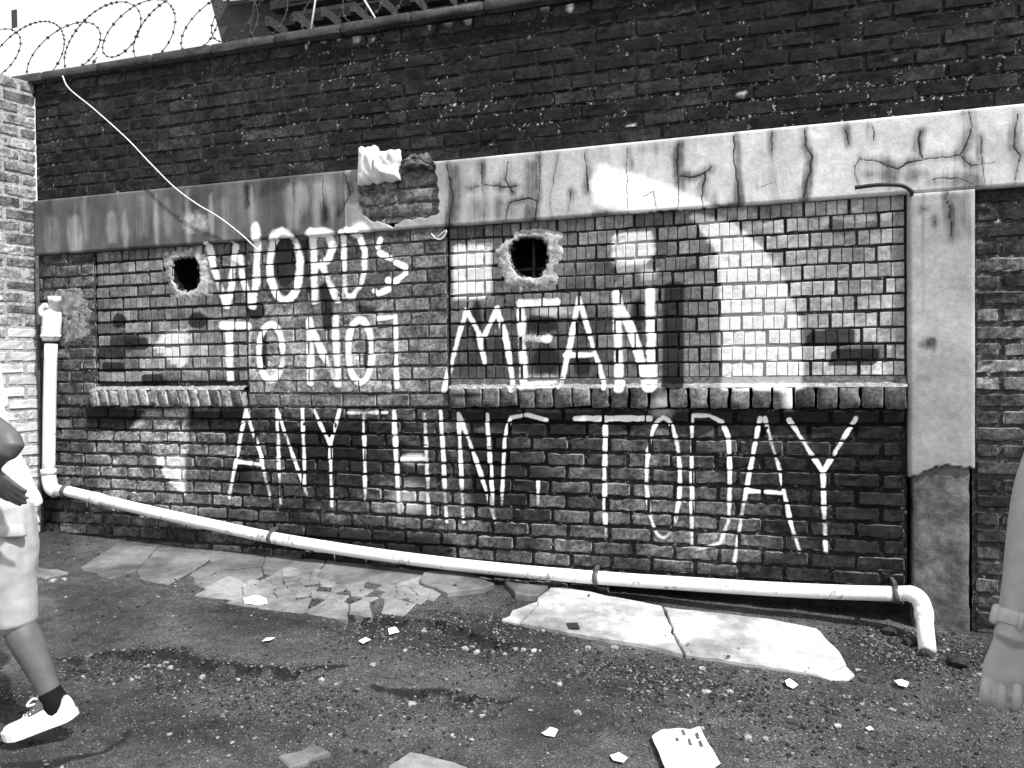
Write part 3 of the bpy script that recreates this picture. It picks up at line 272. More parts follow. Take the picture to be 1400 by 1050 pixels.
LEDGE3 = [(-2.525, -2.272), (-2.386, -2.22), (-2.3, -2.146), (-2.23, -2.085), (-2.242, -1.998), (-2.256, -1.955)]
LEDGE4 = [(-2.086, -0.736), (-1.777, -0.68), (-1.546, -0.648), (-1.364, -0.707), (-1.134, -0.83), (-1.039, -0.783)]
NEWS = [(-0.365, -1.455), (-0.334, -1.399), (-0.308, -1.391), (-0.271, -1.363), (-0.234, -1.352), (-0.204, -1.321), (-0.117, -1.559), (-0.151, -1.622), (-0.288, -1.665)]
BOARD = [(-1.214, -1.901), (-1.177, -1.801), (-1.062, -1.808), (-0.946, -1.826), (-0.89, -1.907), (-1.136, -2.005)]
BOARD2 = [(-1.614, -1.956), (-1.533, -1.849), (-1.448, -1.881), (-1.54, -2.002)]
PAPERS = [[(-2.674, -0.715), (-2.633, -0.668), (-2.559, -0.668), (-2.507, -0.73), (-2.554, -0.766), (-2.627, -0.767)], [(-0.766, -1.528), (-0.745, -1.479), (-0.711, -1.49), (-0.712, -1.542), (-0.748, -1.543)], [(-0.494, -1.603), (-0.467, -1.575), (-0.431, -1.602), (-0.441, -1.637), (-0.478, -1.635)], [(-1.827, -0.977), (-1.81, -0.936), (-1.774, -0.952), (-1.791, -1.001)], [(-1.779, -0.76), (-1.752, -0.732), (-1.707, -0.776), (-1.74, -0.824)], [(0.119, -0.848), (0.137, -0.821), (0.17, -0.872), (0.148, -0.905), (0.126, -0.885)], [(-2.242, -1.158), (-2.252, -1.109), (-2.211, -1.097), (-2.212, -1.132)], [(0.56, -0.71), (0.591, -0.687), (0.619, -0.705), (0.603, -0.75), (0.571, -0.747)], [(-0.902, -0.544), (-0.847, -0.527), (-0.819, -0.601), (-0.869, -0.608)], [(0.395, -1.135), (0.415, -1.118), (0.425, -1.136), (0.406, -1.147)]]
STONES = [(-3.149, -0.818), (-2.579, -1.41), (-2.525, -1.44), (-2.583, -1.443), (-2.585, -1.606), (-2.397, -1.534), (-2.162, -1.446), (-1.786, -1.379), (-1.602, -0.705), (-1.341, -1.419), (-1.005, -0.613), (-1.114, -0.89), (-1.072, -0.853), (-0.984, -0.85), (-1.032, -0.856), (-1.318, -0.87), (-1.254, -0.884), (-1.573, -0.992), (-0.793, -1.131), (-0.853, -1.371), (-0.67, -1.332), (-0.753, -0.745), (-0.632, -0.707), (-0.225, -0.799), (0.429, -0.611), (0.405, -0.95), (0.298, -1.132), (-1.418, -1.553), (-1.026, -1.448), (-1.0, -1.642), (-1.088, -1.618), (-0.439, -1.236), (0.935, -0.497), (0.862, -0.251), (0.736, -0.248), (-0.033, -1.478), (-0.029, -1.314), (0.278, -1.155), (-0.268, -1.06), (-0.101, -0.982), (-0.197, -1.019), (-1.64, -1.188), (-2.329, -1.476), (-2.664, -1.389), (-0.195, -1.297), (-1.709, -1.389), (-3.891, -0.742), (-3.936, -0.782), (-1.523, -1.753), (0.571, -0.892), (0.81, -0.848), (-3.636, -0.969)]
BLOCKS = [(0.706, -0.24), (0.87, -0.406), (0.747, -0.351), (0.629, -0.123), (-1.624, -0.225)]
FOOT = [(-2.55, -2.135), (-2.597, -1.908), (-2.617, -2.156)]
MANHOLE = [(-4.146, -0.755), (-3.925, -0.726), (-3.881, -0.816), (-4.034, -0.851)]
PICS = [[(-0.266, -1.383), (-0.257, -1.369), (-0.245, -1.412), (-0.255, -1.421)], [(-0.238, -1.431), (-0.231, -1.423), (-0.216, -1.483), (-0.229, -1.487)], [(-0.216, -1.378), (-0.206, -1.364), (-0.196, -1.402), (-0.206, -1.41)], [(-0.2, -1.424), (-0.193, -1.411), (-0.179, -1.466), (-0.191, -1.475)], [(-0.28, -1.459), (-0.274, -1.447), (-0.263, -1.473), (-0.273, -1.481)]]
OUT = [(0.757, -0.348)]
MANP = [(-2.502, -2.333, 1.588), (-2.347, -2.354, 1.283), (-2.417, -2.378, 1.19), (-2.373, -2.324, 1.105)]
HANDP = [(0.417, -2.817, 1.057), (0.495, -2.745, 1.334)]

# ------------------------------------------------------------------ small tools
def link(o, parent=None):
    COL.objects.link(o)
    if parent is not None:
        o.parent = parent
    return o

def tag(o, label=None, cat=None, group=None, kind=None):
    if label: o['label'] = label
    if cat: o['category'] = cat
    if group: o['group'] = group
    if kind: o['kind'] = kind
    return o

def empty(name, loc, label=None, cat=None, group=None, kind=None):
    o = bpy.data.objects.new(name, None)
    o.location = loc
    o.empty_display_size = 0.1
    link(o)
    return tag(o, label, cat, group, kind)

def plen(parent):
    """world location of a parent chain of unrotated empties / meshes"""
    v = Vector((0, 0, 0))
    while parent is not None:
        v += parent.location
        parent = parent.parent
    return v

def mesh_obj(name, verts, faces, mat, parent=None, smooth=True, attr=None, origin=None):
    """verts in world coordinates; the object's origin is put at `origin` (default: centre of the verts)"""
    v = np.asarray(verts, dtype=np.float64)
    if origin is None:
        origin = (v.min(0) + v.max(0)) / 2
    origin = np.asarray(origin, dtype=np.float64)
    me = bpy.data.meshes.new(name)
    me.from_pydata((v - origin).tolist(), [], faces)
    me.materials.append(mat)
    if smooth:
        me.polygons.foreach_set('use_smooth', [True] * len(me.polygons))
    if attr is not None:
        a = me.color_attributes.new('look', 'FLOAT_COLOR', 'POINT')
        a.data.foreach_set('color', np.asarray(attr, dtype=np.float32).ravel())
    me.update()
    o = bpy.data.objects.new(name, me)
    link(o, parent)
    o.location = Vector(origin) - (plen(parent) if parent is not None else Vector((0, 0, 0)))
    return o

def nz(x, y, z=0.0):
    return mnoise.noise(Vector((x, y, z)))

def fbm(x, y, z=0.0, o=4):
    return mnoise.fractal(Vector((x, y, z)), 1.0, 2.0, o)

def vfbm(P, s, o=4):
    return np.array([mnoise.fractal(Vector((p[0] * s, p[1] * s, p[2] * s)), 0.8, 2.0, o) for p in P])

def smooth01(x):
    x = np.clip(x, 0, 1)
    return x * x * (3 - 2 * x)

def seg_dist(px, pz, a, b):
    ax, az = a; bx, bz = b
    dx, dz = bx - ax, bz - az
    t = np.clip(((px - ax) * dx + (pz - az) * dz) / max(dx * dx + dz * dz, 1e-9), 0, 1)
    return np.hypot(px - ax - t * dx, pz - az - t * dz)

def line_dist(px, pz, pts):
    d = np.full(np.shape(px), 1e9)
    for a, b in zip(pts[:-1], pts[1:]):
        d = np.minimum(d, seg_dist(px, pz, a, b))
    return d

def inside(px, pz, poly):
    r = np.zeros(np.shape(px), bool)
    n = len(poly)
    for i in range(n):
        x0, z0 = poly[i]; x1, z1 = poly[(i + 1) % n]
        if z0 == z1: continue
        c = ((z0 > pz) != (z1 > pz)) & (px < (x1 - x0) * (pz - z0) / (z1 - z0) + x0)
        r ^= c
    return r

def poly_field(px, pz, poly, soft):
    """1 well inside, 0 well outside, soft edge"""
    d = line_dist(px, pz, list(poly) + [poly[0]])
    d = np.where(inside(px, pz, poly), d, -d)
    return smooth01(0.5 + d / max(2 * soft, 1e-4))

for_bounds = {}
def fields(px, pz, table):
    """white, black, lighten at wall positions"""
    w = np.zeros(np.shape(px)); k = np.zeros(np.shape(px)); l = np.zeros(np.shape(px))
    if np.size(px) == 0: return w, k, l
    x0, x1, z0, z1 = px.min(), px.max(), pz.min(), pz.max()
    for i, (kind, amt, soft, poly) in enumerate(table):
        key = (id(table), i)
        if key not in for_bounds:
            q = np.array(poly)
            for_bounds[key] = (q[:, 0].min() - soft, q[:, 0].max() + soft, q[:, 1].min() - soft, q[:, 1].max() + soft)
        b = for_bounds[key]
        if x1 < b[0] or x0 > b[1] or z1 < b[2] or z0 > b[3]: continue
        f = amt * poly_field(px, pz, poly, soft)
        if kind == 'w': w = np.maximum(w, f)
        elif kind == 'k': k = np.maximum(k, f)
        else: l = np.maximum(l, f)
    return w, k, l

def ray_poly(c, ang, poly):
    d = np.array([math.cos(ang), math.sin(ang)]); best = 1e9
    n = len(poly)
    for i in range(n):
        a = np.array(poly[i]) - c; e = np.array(poly[(i + 1) % n]) - c - a
        den = d[0] * e[1] - d[1] * e[0]
        if abs(den) < 1e-12: continue
        t = (a[0] * e[1] - a[1] * e[0]) / den; u = (a[0] * d[1] - a[1] * d[0]) / den
        if t > 1e-6 and -1e-6 <= u <= 1 + 1e-6: best = min(best, t)
    return best if best < 1e8 else 0.02

# ------------------------------------------------------------------ materials (all grey: the photograph is monochrome)
class Mat:
    def __init__(s, name):
        s.m = bpy.data.materials.new(name); s.m.use_nodes = True
        s.t = s.m.node_tree; s.t.nodes.clear()
        s.out = s.t.nodes.new('ShaderNodeOutputMaterial')
        s.pos = None
    def n(s, kind, **kw):
        nd = s.t.nodes.new(kind)
        for k, v in kw.items():
            setattr(nd, k, v)
        return nd
    def L(s, a, b): s.t.links.new(a, b)
    def inp(s, sock, v):
        if isinstance(v, (int, float)): sock.default_value = v
        else: s.L(v, sock)
    def position(s):
        if s.pos is None:
            s.pos = s.n('ShaderNodeNewGeometry').outputs['Position']
        return s.pos
    def math(s, op, a, b=0.0, c=0.0, clamp=False):
        nd = s.n('ShaderNodeMath', operation=op, use_clamp=clamp)
        s.inp(nd.inputs[0], a); s.inp(nd.inputs[1], b)
        if len(nd.inputs) > 2: s.inp(nd.inputs[2], c)
        return nd.outputs[0]
    def noise(s, scale, detail=4, rough=0.6, vec=None, dist=0.0):
        nd = s.n('ShaderNodeTexNoise')
        nd.inputs['Scale'].default_value = scale; nd.inputs['Detail'].default_value = detail
        nd.inputs['Roughness'].default_value = rough; nd.inputs['Distortion'].default_value = dist
        s.L(vec if vec is not None else s.position(), nd.inputs['Vector'])
        return nd.outputs[0]
    def voronoi(s, scale, feature='F1', vec=None, out='Distance'):
        nd = s.n('ShaderNodeTexVoronoi', feature=feature)
        nd.inputs['Scale'].default_value = scale
        s.L(vec if vec is not None else s.position(), nd.inputs['Vector'])
        return nd.outputs[out]
    def stretch(s, sx, sy, sz):
        nd = s.n('ShaderNodeMapping'); nd.inputs['Scale'].default_value = (sx, sy, sz)
        s.L(s.position(), nd.inputs['Vector']); return nd.outputs[0]
    def ramp(s, v, a, b, lo=0.0, hi=1.0):
        nd = s.n('ShaderNodeMapRange', interpolation_type='SMOOTHSTEP')
        s.inp(nd.inputs[0], v); s.inp(nd.inputs[1], a); s.inp(nd.inputs[2], b); s.inp(nd.inputs[3], lo); s.inp(nd.inputs[4], hi)
        return nd.outputs[0]
    def mix(s, f, a, b):
        nd = s.n('ShaderNodeMix', data_type='FLOAT')
        s.inp(nd.inputs[0], f); s.inp(nd.inputs[2], a); s.inp(nd.inputs[3], b)
        return nd.outputs[0]
    def attr(s, name='look'):
        nd = s.n('ShaderNodeAttribute', attribute_name=name)
        sp = s.n('ShaderNodeSeparateColor'); s.L(nd.outputs['Color'], sp.inputs[0])
        return sp.outputs[0], sp.outputs[1], sp.outputs[2], nd.outputs['Alpha']
    def finish(s, grey, rough=0.85, spec=0.25, bump=None, bstr=0.4, bdist=0.004, alpha=None):
        p = s.n('ShaderNodeBsdfPrincipled')
        cb = s.n('ShaderNodeCombineColor')
        for i in range(3): s.inp(cb.inputs[i], grey)
        s.L(cb.outputs[0], p.inputs['Base Color'])
        s.inp(p.inputs['Roughness'], rough); p.inputs['Specular IOR Level'].default_value = spec
        if bump is not None:
            b = s.n('ShaderNodeBump'); b.inputs['Strength'].default_value = bstr; b.inputs['Distance'].default_value = bdist
            s.L(bump, b.inputs['Height']); s.L(b.outputs[0], p.inputs['Normal'])
        if alpha is not None:
            tr = s.n('ShaderNodeBsdfTransparent'); mx = s.n('ShaderNodeMixShader')
            s.inp(mx.inputs[0], alpha); s.L(tr.outputs[0], mx.inputs[1]); s.L(p.outputs[0], mx.inputs[2])
            s.L(mx.outputs[0], s.out.inputs[0])
        else:
            s.L(p.outputs[0], s.out.inputs[0])
        return s.m

def brick_material(name, edge_tone, grain=1.0, edge_cut=0.55, mott=1.0):
    m = Mat(name)
    tone, wh, bk, edge = m.attr()
    n0 = m.noise(1.7, 3, 0.6); n1 = m.noise(11, 3, 0.7); n2 = m.noise(48, 4, 0.75); n3 = m.noise(230, 2, 0.6)
    g = m.math('MULTIPLY', tone, m.ramp(n1, 0.28, 0.72, 1 - .6 * mott, 1 + .8 * mott))
    g = m.math('MULTIPLY', g, m.ramp(n0, 0.32, 0.68, 1 - .4 * mott, 1 + .4 * mott))
    g = m.math('MULTIPLY', g, m.ramp(n2, 0.3, 0.7, 1 - .58 * mott, 1 + .6 * mott))
    g = m.math('MULTIPLY', g, m.ramp(n3, 0.3, 0.7, 1.0 - 0.3 * grain, 1.0 + 0.3 * grain))
    # pale lime bloom and worn arrises
    bloom = m.ramp(m.math('ADD', m.math('MULTIPLY', edge, 0.42), m.math('MULTIPLY_ADD', n2, 0.6, m.math('MULTIPLY', n1, 0.4))), edge_cut + 0.2, edge_cut + 0.42)
    g = m.mix(m.math('MULTIPLY', bloom, 0.8), g, m.math('MAXIMUM', g, m.math('MULTIPLY_ADD', tone, 1.6, edge_tone)))
    nb = m.math('MULTIPLY', m.math('SUBTRACT', m.math('MULTIPLY_ADD', n1, 0.5, m.math('MULTIPLY', n2, 0.5)), 0.5), 0.7)
    kf = m.ramp(m.math('ADD', bk, nb), 0.28, 0.62, 0.0, 0.93)
    g = m.mix(kf, g, m.math('MULTIPLY_ADD', n2, 0.018, 0.004))
    wf = m.ramp(m.math('SUBTRACT', wh, nb), 0.25, 0.7, 0.0, 0.96)
    g = m.mix(wf, g, m.ramp(n2, 0.25, 0.75, 0.6, 0.86))
    h = m.math('ADD', m.math('MULTIPLY', n2, 0.8), m.math('MULTIPLY', n3, 0.35))
    return m.finish(g, 0.88, 0.2, h, 0.7, 0.006)

M_UPPER = brick_material('dark_brick', 0.07, edge_cut=0.62)
M_BRICK = brick_material('painted_brick', 0.18, edge_cut=0.53)
M_TILE = brick_material('scored_brick', 0.12, 0.5, edge_cut=0.8, mott=0.5)
M_SIDE = brick_material('pale_brick', 0.3, edge_cut=0.5)

def mortar_material(name, fleck):
    m = Mat(name)
    tone, wh, bk, pale = m.attr()
    n1 = m.noise(7, 2, 0.7); n2 = m.noise(46, 5, 0.78)
    g = m.math('MULTIPLY', tone, m.ramp(n2, 0.28, 0.72, 0.4, 1.7))
    f = m.math('MULTIPLY', m.ramp(n2, 0.56, 0.64), m.ramp(m.math('ADD', n1, m.math('MULTIPLY', pale, 0.35)), 0.5, 0.68))
    g = m.mix(m.math('MULTIPLY', f, fleck), g, 0.62)
    nb = m.math('MULTIPLY', m.math('SUBTRACT', n2, 0.5), 0.55)
    g = m.mix(m.ramp(m.math('ADD', bk, nb), 0.25, 0.6, 0.0, 0.95), g, 0.008)
    g = m.mix(m.ramp(m.math('SUBTRACT', wh, nb), 0.4, 0.9, 0.0, 0.7), g, 0.55)
    return m.finish(g, 0.95, 0.1, n2, 1.0, 0.012)
M_MORTAR = mortar_material('mortar', 0.9)

def plaster_material():
    m = Mat('cracked_plaster')
    tone, crack, wh, stain = m.attr()
    n1 = m.noise(5, 5, 0.65); n2 = m.noise(30, 5, 0.7); n3 = m.noise(180, 3)
    drip = m.noise(1.0, 4, 0.6, m.stretch(22, 22, 1.6))
    g = m.math('MULTIPLY', tone, m.ramp(n1, 0.25, 0.75, 0.8, 1.15))
    g = m.math('MULTIPLY', g, m.ramp(n2, 0.25, 0.75, 0.82, 1.14))
    g = m.math('MULTIPLY', g, m.ramp(n3, 0.3, 0.7, 0.86, 1.1))
    st = m.ramp(m.math('ADD', stain, m.math('ADD', m.math('MULTIPLY', m.math('SUBTRACT', drip, 0.5), 0.9), m.math('MULTIPLY', m.math('SUBTRACT', n2, 0.5), 0.5))), 0.2, 0.75, 0.0, 0.9)
    g = m.mix(st, g, m.math('MULTIPLY', tone, 0.1))
    g = m.mix(m.ramp(m.math('ADD', wh, m.math('MULTIPLY', m.math('SUBTRACT', n2, 0.5), 0.5)), 0.25, 0.75), g, 0.8)
    cf = m.ramp(m.math('ADD', crack, m.math('MULTIPLY', m.math('SUBTRACT', m.noise(70, 4, 0.8), 0.5), 0.9)), 0.25, 0.75, 0.0, 0.95)
    g = m.mix(cf, g, 0.018)
    spots = m.ramp(m.voronoi(42), 0.05, 0.12, 0.25, 1.0)
    g = m.math('MULTIPLY', g, m.mix(m.ramp(n1, 0.6, 0.7), 1.0, spots))
    h = m.math('ADD', m.math('MULTIPLY', n2, 0.8), m.math('MULTIPLY', n3, 0.25))
    h = m.math('SUBTRACT', h, m.math('MULTIPLY', cf, 0.8))
    return m.finish(g, 0.85, 0.2, h, 0.32, 0.005)
M_PLASTER = plaster_material()

def cement_material(name, lo, hi, bstr=0.9, sc=1.0):
    m = Mat(name)
    n1 = m.noise(14 * sc, 5, 0.7); n2 = m.noise(60 * sc, 5, 0.75); n3 = m.noise(260, 2)
    g = m.ramp(n1, 0.3, 0.7, lo, hi)
    g = m.math('MULTIPLY', g, m.ramp(n2, 0.25, 0.75, 0.6, 1.3))
    g = m.math('MULTIPLY', g, m.ramp(n3, 0.3, 0.7, 0.8, 1.15))
    return m.finish(g, 0.92, 0.15, m.math('ADD', n2, m.math('MULTIPLY', n3, 0.3)), bstr, 0.012)
M_RING = cement_material('hole_mortar', 0.28, 0.62)
M_SMEAR = cement_material('cement_patch', 0.12, 0.42, 1.0, 1.4)
M_LUMP = cement_material('mortar_lump', 0.02, 0.3)
M_COPING = cement_material('coping_concrete', 0.05, 0.1, 0.4)
M_COLUMN = cement_material('damp_concrete', 0.045, 0.17, 0.6, 0.4)
M_BLACKHOLE = cement_material('void_dark', 0.006, 0.012, 0.3)  # near-black: the unlit depth of the holes is put into the colour
M_ROOF = cement_material('roof_timber', 0.03, 0.07, 0.3)
M_ROOFPALE = cement_material('roof_sheet', 0.35, 0.55, 0.2)
M_GABLE = cement_material('gable_render', 0.06, 0.085, 0.2)
M_RUST = cement_material('rusty_metal', 0.04, 0.1, 0.4, 3)
M_STEEL = cement_material('wire_steel', 0.03, 0.07, 0.1)

def simple(name, lo, hi, scale=30, rough=0.6, spec=0.4, bstr=0.15, bdist=0.002, vec=None):
    m = Mat(name)
    n1 = m.noise(scale, 4, 0.6)
    return m.finish(m.ramp(n1, 0.25, 0.75, lo, hi), rough, spec, n1, bstr, bdist)
M_WIRE = simple('white_cable', 0.55, 0.75)
M_BLACKCABLE = simple('black_cable', 0.01, 0.02)
M_SKIN_DARK = simple('skin_dark', 0.085, 0.115, 25, 0.5, 0.4, 0.08)
M_SKIN = simple('skin_light', 0.28, 0.38, 20, 0.5, 0.35, 0.1)
M_SHIRT = simple('white_cotton', 0.78, 0.86, 12, 0.9, 0.1, 0.3, 0.01)
M_SHORTS = simple('pale_twill', 0.3, 0.4, 16, 0.9, 0.1, 0.3, 0.008)
M_SOCK = simple('black_sock', 0.006, 0.012, 150, 0.95, 0.1, 0.4)
M_SHOE = simple('white_canvas', 0.8, 0.86, 40, 0.6, 0.3, 0.1)
M_SOLE = simple('white_rubber', 0.6, 0.75, 40, 0.5, 0.3, 0.1)
M_LACE = simple('shoe_lace', 0.7, 0.8, 90, 0.9, 0.1)
M_HAIR = simple('dark_hair', 0.008, 0.02, 120, 0.8, 0.2, 0.6)
M_BAND = simple('watch_strap', 0.35, 0.45, 60, 0.5, 0.4)
M_PAPER = simple('scrap_paper', 0.65, 0.85, 20, 0.9, 0.1, 0.3, 0.004)
M_DARKPAPER = simple('dark_scrap', 0.02, 0.04, 20, 0.9, 0.1)
M_PLASTIC = simple('white_plastic_bag', 0.6, 0.85, 14, 0.45, 0.4, 0.3, 0.008)
M_STONE = simple('stone', 0.13, 0.4, 40, 0.9, 0.15, 0.6, 0.006)
M_DARKSTONE = simple('dark_rubble', 0.015, 0.05, 30, 0.95, 0.1, 0.8, 0.01)
M_RUBBER = simple('pipe_clamp', 0.04, 0.12, 40, 0.6)

def pipe_material():
    m = Mat('white_pvc')
    n1 = m.noise(5, 4, 0.6); n2 = m.noise(40, 5, 0.7)
    g = m.ramp(n1, 0.3, 0.7, 0.72, 0.86)
    d = m.ramp(m.math('ADD', m.math('MULTIPLY', n1, 0.5), m.math('MULTIPLY', n2, 0.6)), 0.58, 0.73)
    g = m.mix(m.math('MULTIPLY', d, 0.85), g, 0.1)
    return m.finish(g, 0.45, 0.4, n2, 0.1, 0.002)
M_PIPE = pipe_material()

def ground_material():
    m = Mat('worn_asphalt')
    tone, grav, bare, wet = m.attr()
    n1 = m.noise(2.2, 5, 0.65); n2 = m.noise(16, 5, 0.7); n3 = m.noise(120, 4, 0.7)
    ve = m.voronoi(130, out='Color'); sp = m.n('ShaderNodeSeparateColor'); m.L(ve, sp.inputs[0])
    vd = m.voronoi(130)
    g = m.math('MULTIPLY', tone, m.ramp(n1, 0.25, 0.75, 0.7, 1.3))
    g = m.math('MULTIPLY', g, m.ramp(n2, 0.25, 0.75, 0.6, 1.4))
    g = m.math('MULTIPLY', g, m.ramp(n3, 0.3, 0.7, 0.35, 1.75))
    chip = m.math('MULTIPLY', m.ramp(sp.outputs[0], 0.72, 0.95), m.ramp(vd, 0.25, 0.4, 1.0, 0.0))
    chip = m.math('MULTIPLY', chip, m.ramp(m.math('ADD', grav, m.math('SUBTRACT', n2, 0.5)), 0.1, 0.7))
    g = m.mix(chip, g, m.math('MULTIPLY_ADD', sp.outputs[1], 0.4, 0.08))
    dk = m.math('MULTIPLY', m.ramp(sp.outputs[2], 0.7, 0.9), m.ramp(grav, 0.15, 0.8))
    g = m.mix(m.math('MULTIPLY', dk, 0.7), g, 0.012)
    g = m.mix(m.ramp(m.math('ADD', bare, m.math('MULTIPLY', m.math('SUBTRACT', n2, 0.5), 0.9)), 0.3, 0.7, 0.0, 0.92), g, 0.01)
    h = m.math('ADD', m.math('MULTIPLY', n3, 0.6), m.math('MULTIPLY', m.math('SUBTRACT', 1.0, vd), 0.5))
    h = m.math('ADD', h, n2)
    return m.finish(g, 0.85, 0.3, h, 0.8, 0.012)
M_GROUND = ground_material()

def slab_material(name, lo, hi):
    m = Mat(name)
    n1 = m.noise(3.0, 5, 0.6); n2 = m.noise(22, 5, 0.7); n3 = m.noise(160, 3)
    g = m.ramp(n1, 0.3, 0.7, lo, hi)
    g = m.math('MULTIPLY', g, m.ramp(n2, 0.25, 0.75, 0.8, 1.15))
    g = m.math('MULTIPLY', g, m.ramp(n3, 0.3, 0.7, 0.88, 1.1))
    g = m.math('MULTIPLY', g, m.mix(m.ramp(m.noise(7, 3), 0.55, 0.65), 1.0, m.ramp(m.voronoi(30), 0.05, 0.16, 0.35, 1.0)))
    return m.finish(g, 0.75, 0.3, m.math('ADD', n2, m.math('MULTIPLY', n3, 0.3)), 0.35, 0.006)
M_SLAB = slab_material('pale_concrete', 0.2, 0.6)
M_APRON = slab_material('old_screed', 0.06, 0.2)
M_MOSAIC = slab_material('crazed_screed', 0.08, 0.3)

def spray_material(name, v):
    m = Mat(name)
    a, w, _, _ = m.attr()
    n2 = m.noise(60, 5, 0.75); n3 = m.noise(260, 3, 0.7)
    al = m.math('ADD', a, m.math('ADD', m.math('MULTIPLY', m.math('SUBTRACT', n2, 0.5), 0.5), m.math('MULTIPLY', m.math('SUBTRACT', n3, 0.5), 0.5)))
    al = m.ramp(al, 0.28, 0.7, 0.0, 0.98)
    al = m.math('MULTIPLY', al, m.ramp(a, 0.02, 0.2))
    return m.finish(m.ramp(n2, 0.2, 0.8, v * 0.85, v), 0.7, 0.2, n3, 0.3, 0.003, alpha=al)
M_SPRAY = spray_material('white_spray_paint', 0.88)

# ------------------------------------------------------------------ ground
def ledge_drop(x, y):
    d = np.zeros_like(x)
    for pts, amp, reach in ((LEDGE1, 0.045, 0.3), (LEDGE2, 0.035, 0.25), (LEDGE3, 0.02, 0.2), (LEDGE4, 0.045, 0.3)):
        q = np.array(pts); o = np.argsort(q[:, 0]); q = q[o]
        yl = np.interp(x, q[:, 0], q[:, 1]) + 0.02 * np.sin(x * 31) + 0.012 * np.sin(x * 83 + 1)
        t = smooth01((x - q[0, 0]) / 0.15) * smooth01((q[-1, 0] - x) / 0.15)
        dy = yl - y
        d += amp * t * smooth01(dy / 0.02) * np.exp(-np.clip(dy, 0, None) / reach)
    return d

def gbase(x, y):
    return 0.2105 - 0.034 * x + 0.07 * np.maximum(y, -6.0)

def ground_z(x, y):
    x = np.atleast_1d(np.asarray(x, float)); y = np.atleast_1d(np.asarray(y, float))
    z = gbase(np.clip(x, -8, 5), y)
    b = np.array([fbm(a * 1.7, c * 1.7, 3.1, 3) * 0.012 + nz(a * 9, c * 9, 1.0) * 0.003 for a, c in zip(x, y)])
    return z + b - ledge_drop(x, y)

def axis(lo, hi, step, far):
    mid = np.arange(lo, hi + step / 2, step)
    k = np.array([0.05, 0.12, 0.25, 0.5, 1, 2, 4, 8, 16, 30, 60.0])
    k = k[k < far]
    return np.concatenate([lo - k[::-1], mid, hi + k])
gx = axis(-5.3, 2.0, 0.016, 70)
gy = axis(-2.75, 0.06, 0.014, 70)
XX, YY = np.meshgrid(gx, gy)
xf, yf = XX.ravel(), YY.ravel()
zf = ground_z(xf, yf)
nx, ny = len(gx), len(gy)
ii = (np.arange(ny - 1)[:, None] * nx + np.arange(nx - 1)[None]).ravel()
gfaces = np.stack([ii, ii + 1, ii + 1 + nx, ii + nx], 1).tolist()
def gravel_amount(x, y):
    g = np.zeros_like(x)
    for pts, reach, amp in ((LEDGE1, 0.28, 0.9), (LEDGE2, 0.3, 0.75), (LEDGE4, 0.3, 1.0), (LEDGE3, 0.15, 0.5)):
        q = np.array(pts); q = q[np.argsort(q[:, 0])]
        yl = np.interp(x, q[:, 0], q[:, 1])
        t = smooth01((x - q[0, 0] + 0.1) / 0.3) * smooth01((q[-1, 0] + 0.1 - x) / 0.3)
        dy = yl - y
        g = np.maximum(g, amp * t * smooth01((dy + 0.06) / 0.06) * np.exp(-np.clip(dy, 0, None) / reach))
    for cx, cy, rx, ry, a in ((0.75, -0.35, 0.55, 0.35, 1.0), (-0.3, -0.95, 0.9, 0.25, 0.9), (-1.3, -0.75, 0.5, 0.35, 0.7), (-2.6, -0.55, 0.6, 0.2, 0.6), (0.2, -1.2, 0.8, 0.3, 0.45), (-1.9, -1.6, 0.6, 0.3, 0.55), (0.9, -0.9, 0.6, 0.3, 0.4)):
        g = np.maximum(g, a * np.exp(-(((x - cx) / rx) ** 2 + ((y - cy) / ry) ** 2)))
    return g
gg = np.clip(gravel_amount(xf, yf) + 0.40, 0, 1)
pn = np.array([fbm(a * 1.6 + 9, b * 2.6, 0.5, 4) for a, b in zip(xf, yf)])
crk = np.zeros_like(xf)
pn2 = np.array([fbm(a * 7, b * 7, 6.5, 4) for a, b in zip(xf, yf)])
for pts in (LEDGE1, LEDGE2, LEDGE3, LEDGE4):
    d = line_dist(xf + 0.03 * pn2, yf - 0.004 + 0.022 * pn2, pts)
    crk = np.maximum(crk, np.exp(-(d / (0.008 + 0.016 * np.abs(pn))) ** 2))
tone = 0.056 + 0.052 * pn
tone = tone * (1 - 0.35 * gravel_amount(xf, yf)) * (1 - 0.85 * crk)     # darker along the broken edges of the old layers
gcol = np.stack([np.clip(tone, 0.01, 0.3), gg, crk, 0 * gg], 1)
ground = mesh_obj('ground', np.stack([xf, yf, zf], 1), gfaces, M_GROUND, attr=gcol, origin=(0, 0, 0))
tag(ground, kind='structure')

# loose stones, nobody could count them
def ico():
    bm = bmesh.new(); bmesh.ops.create_icosphere(bm, subdivisions=1, radius=1.0)
    v = np.array([p.co[:] for p in bm.verts]); f = np.array([[q.index for q in p.verts] for p in bm.faces]); bm.free()
    return v, f
IV, IF = ico()
def low_ico():
    t = (1 + 5 ** 0.5) / 2
    v = np.array([(-1, t, 0), (1, t, 0), (-1, -t, 0), (1, -t, 0), (0, -1, t), (0, 1, t), (0, -1, -t), (0, 1, -t), (t, 0, -1), (t, 0, 1), (-t, 0, -1), (-t, 0, 1)], float)
    v /= np.linalg.norm(v[0])
    f = np.array([(0, 11, 5), (0, 5, 1), (0, 1, 7), (0, 7, 10), (0, 10, 11), (1, 5, 9), (5, 11, 4), (11, 10, 2), (10, 7, 6), (7, 1, 8), (3, 9, 4), (3, 4, 2), (3, 2, 6), (3, 6, 8), (3, 8, 9), (4, 9, 5), (2, 4, 11), (6, 2, 10), (8, 6, 7), (9, 8, 1)])
    return v, f
LV, LF = low_ico()

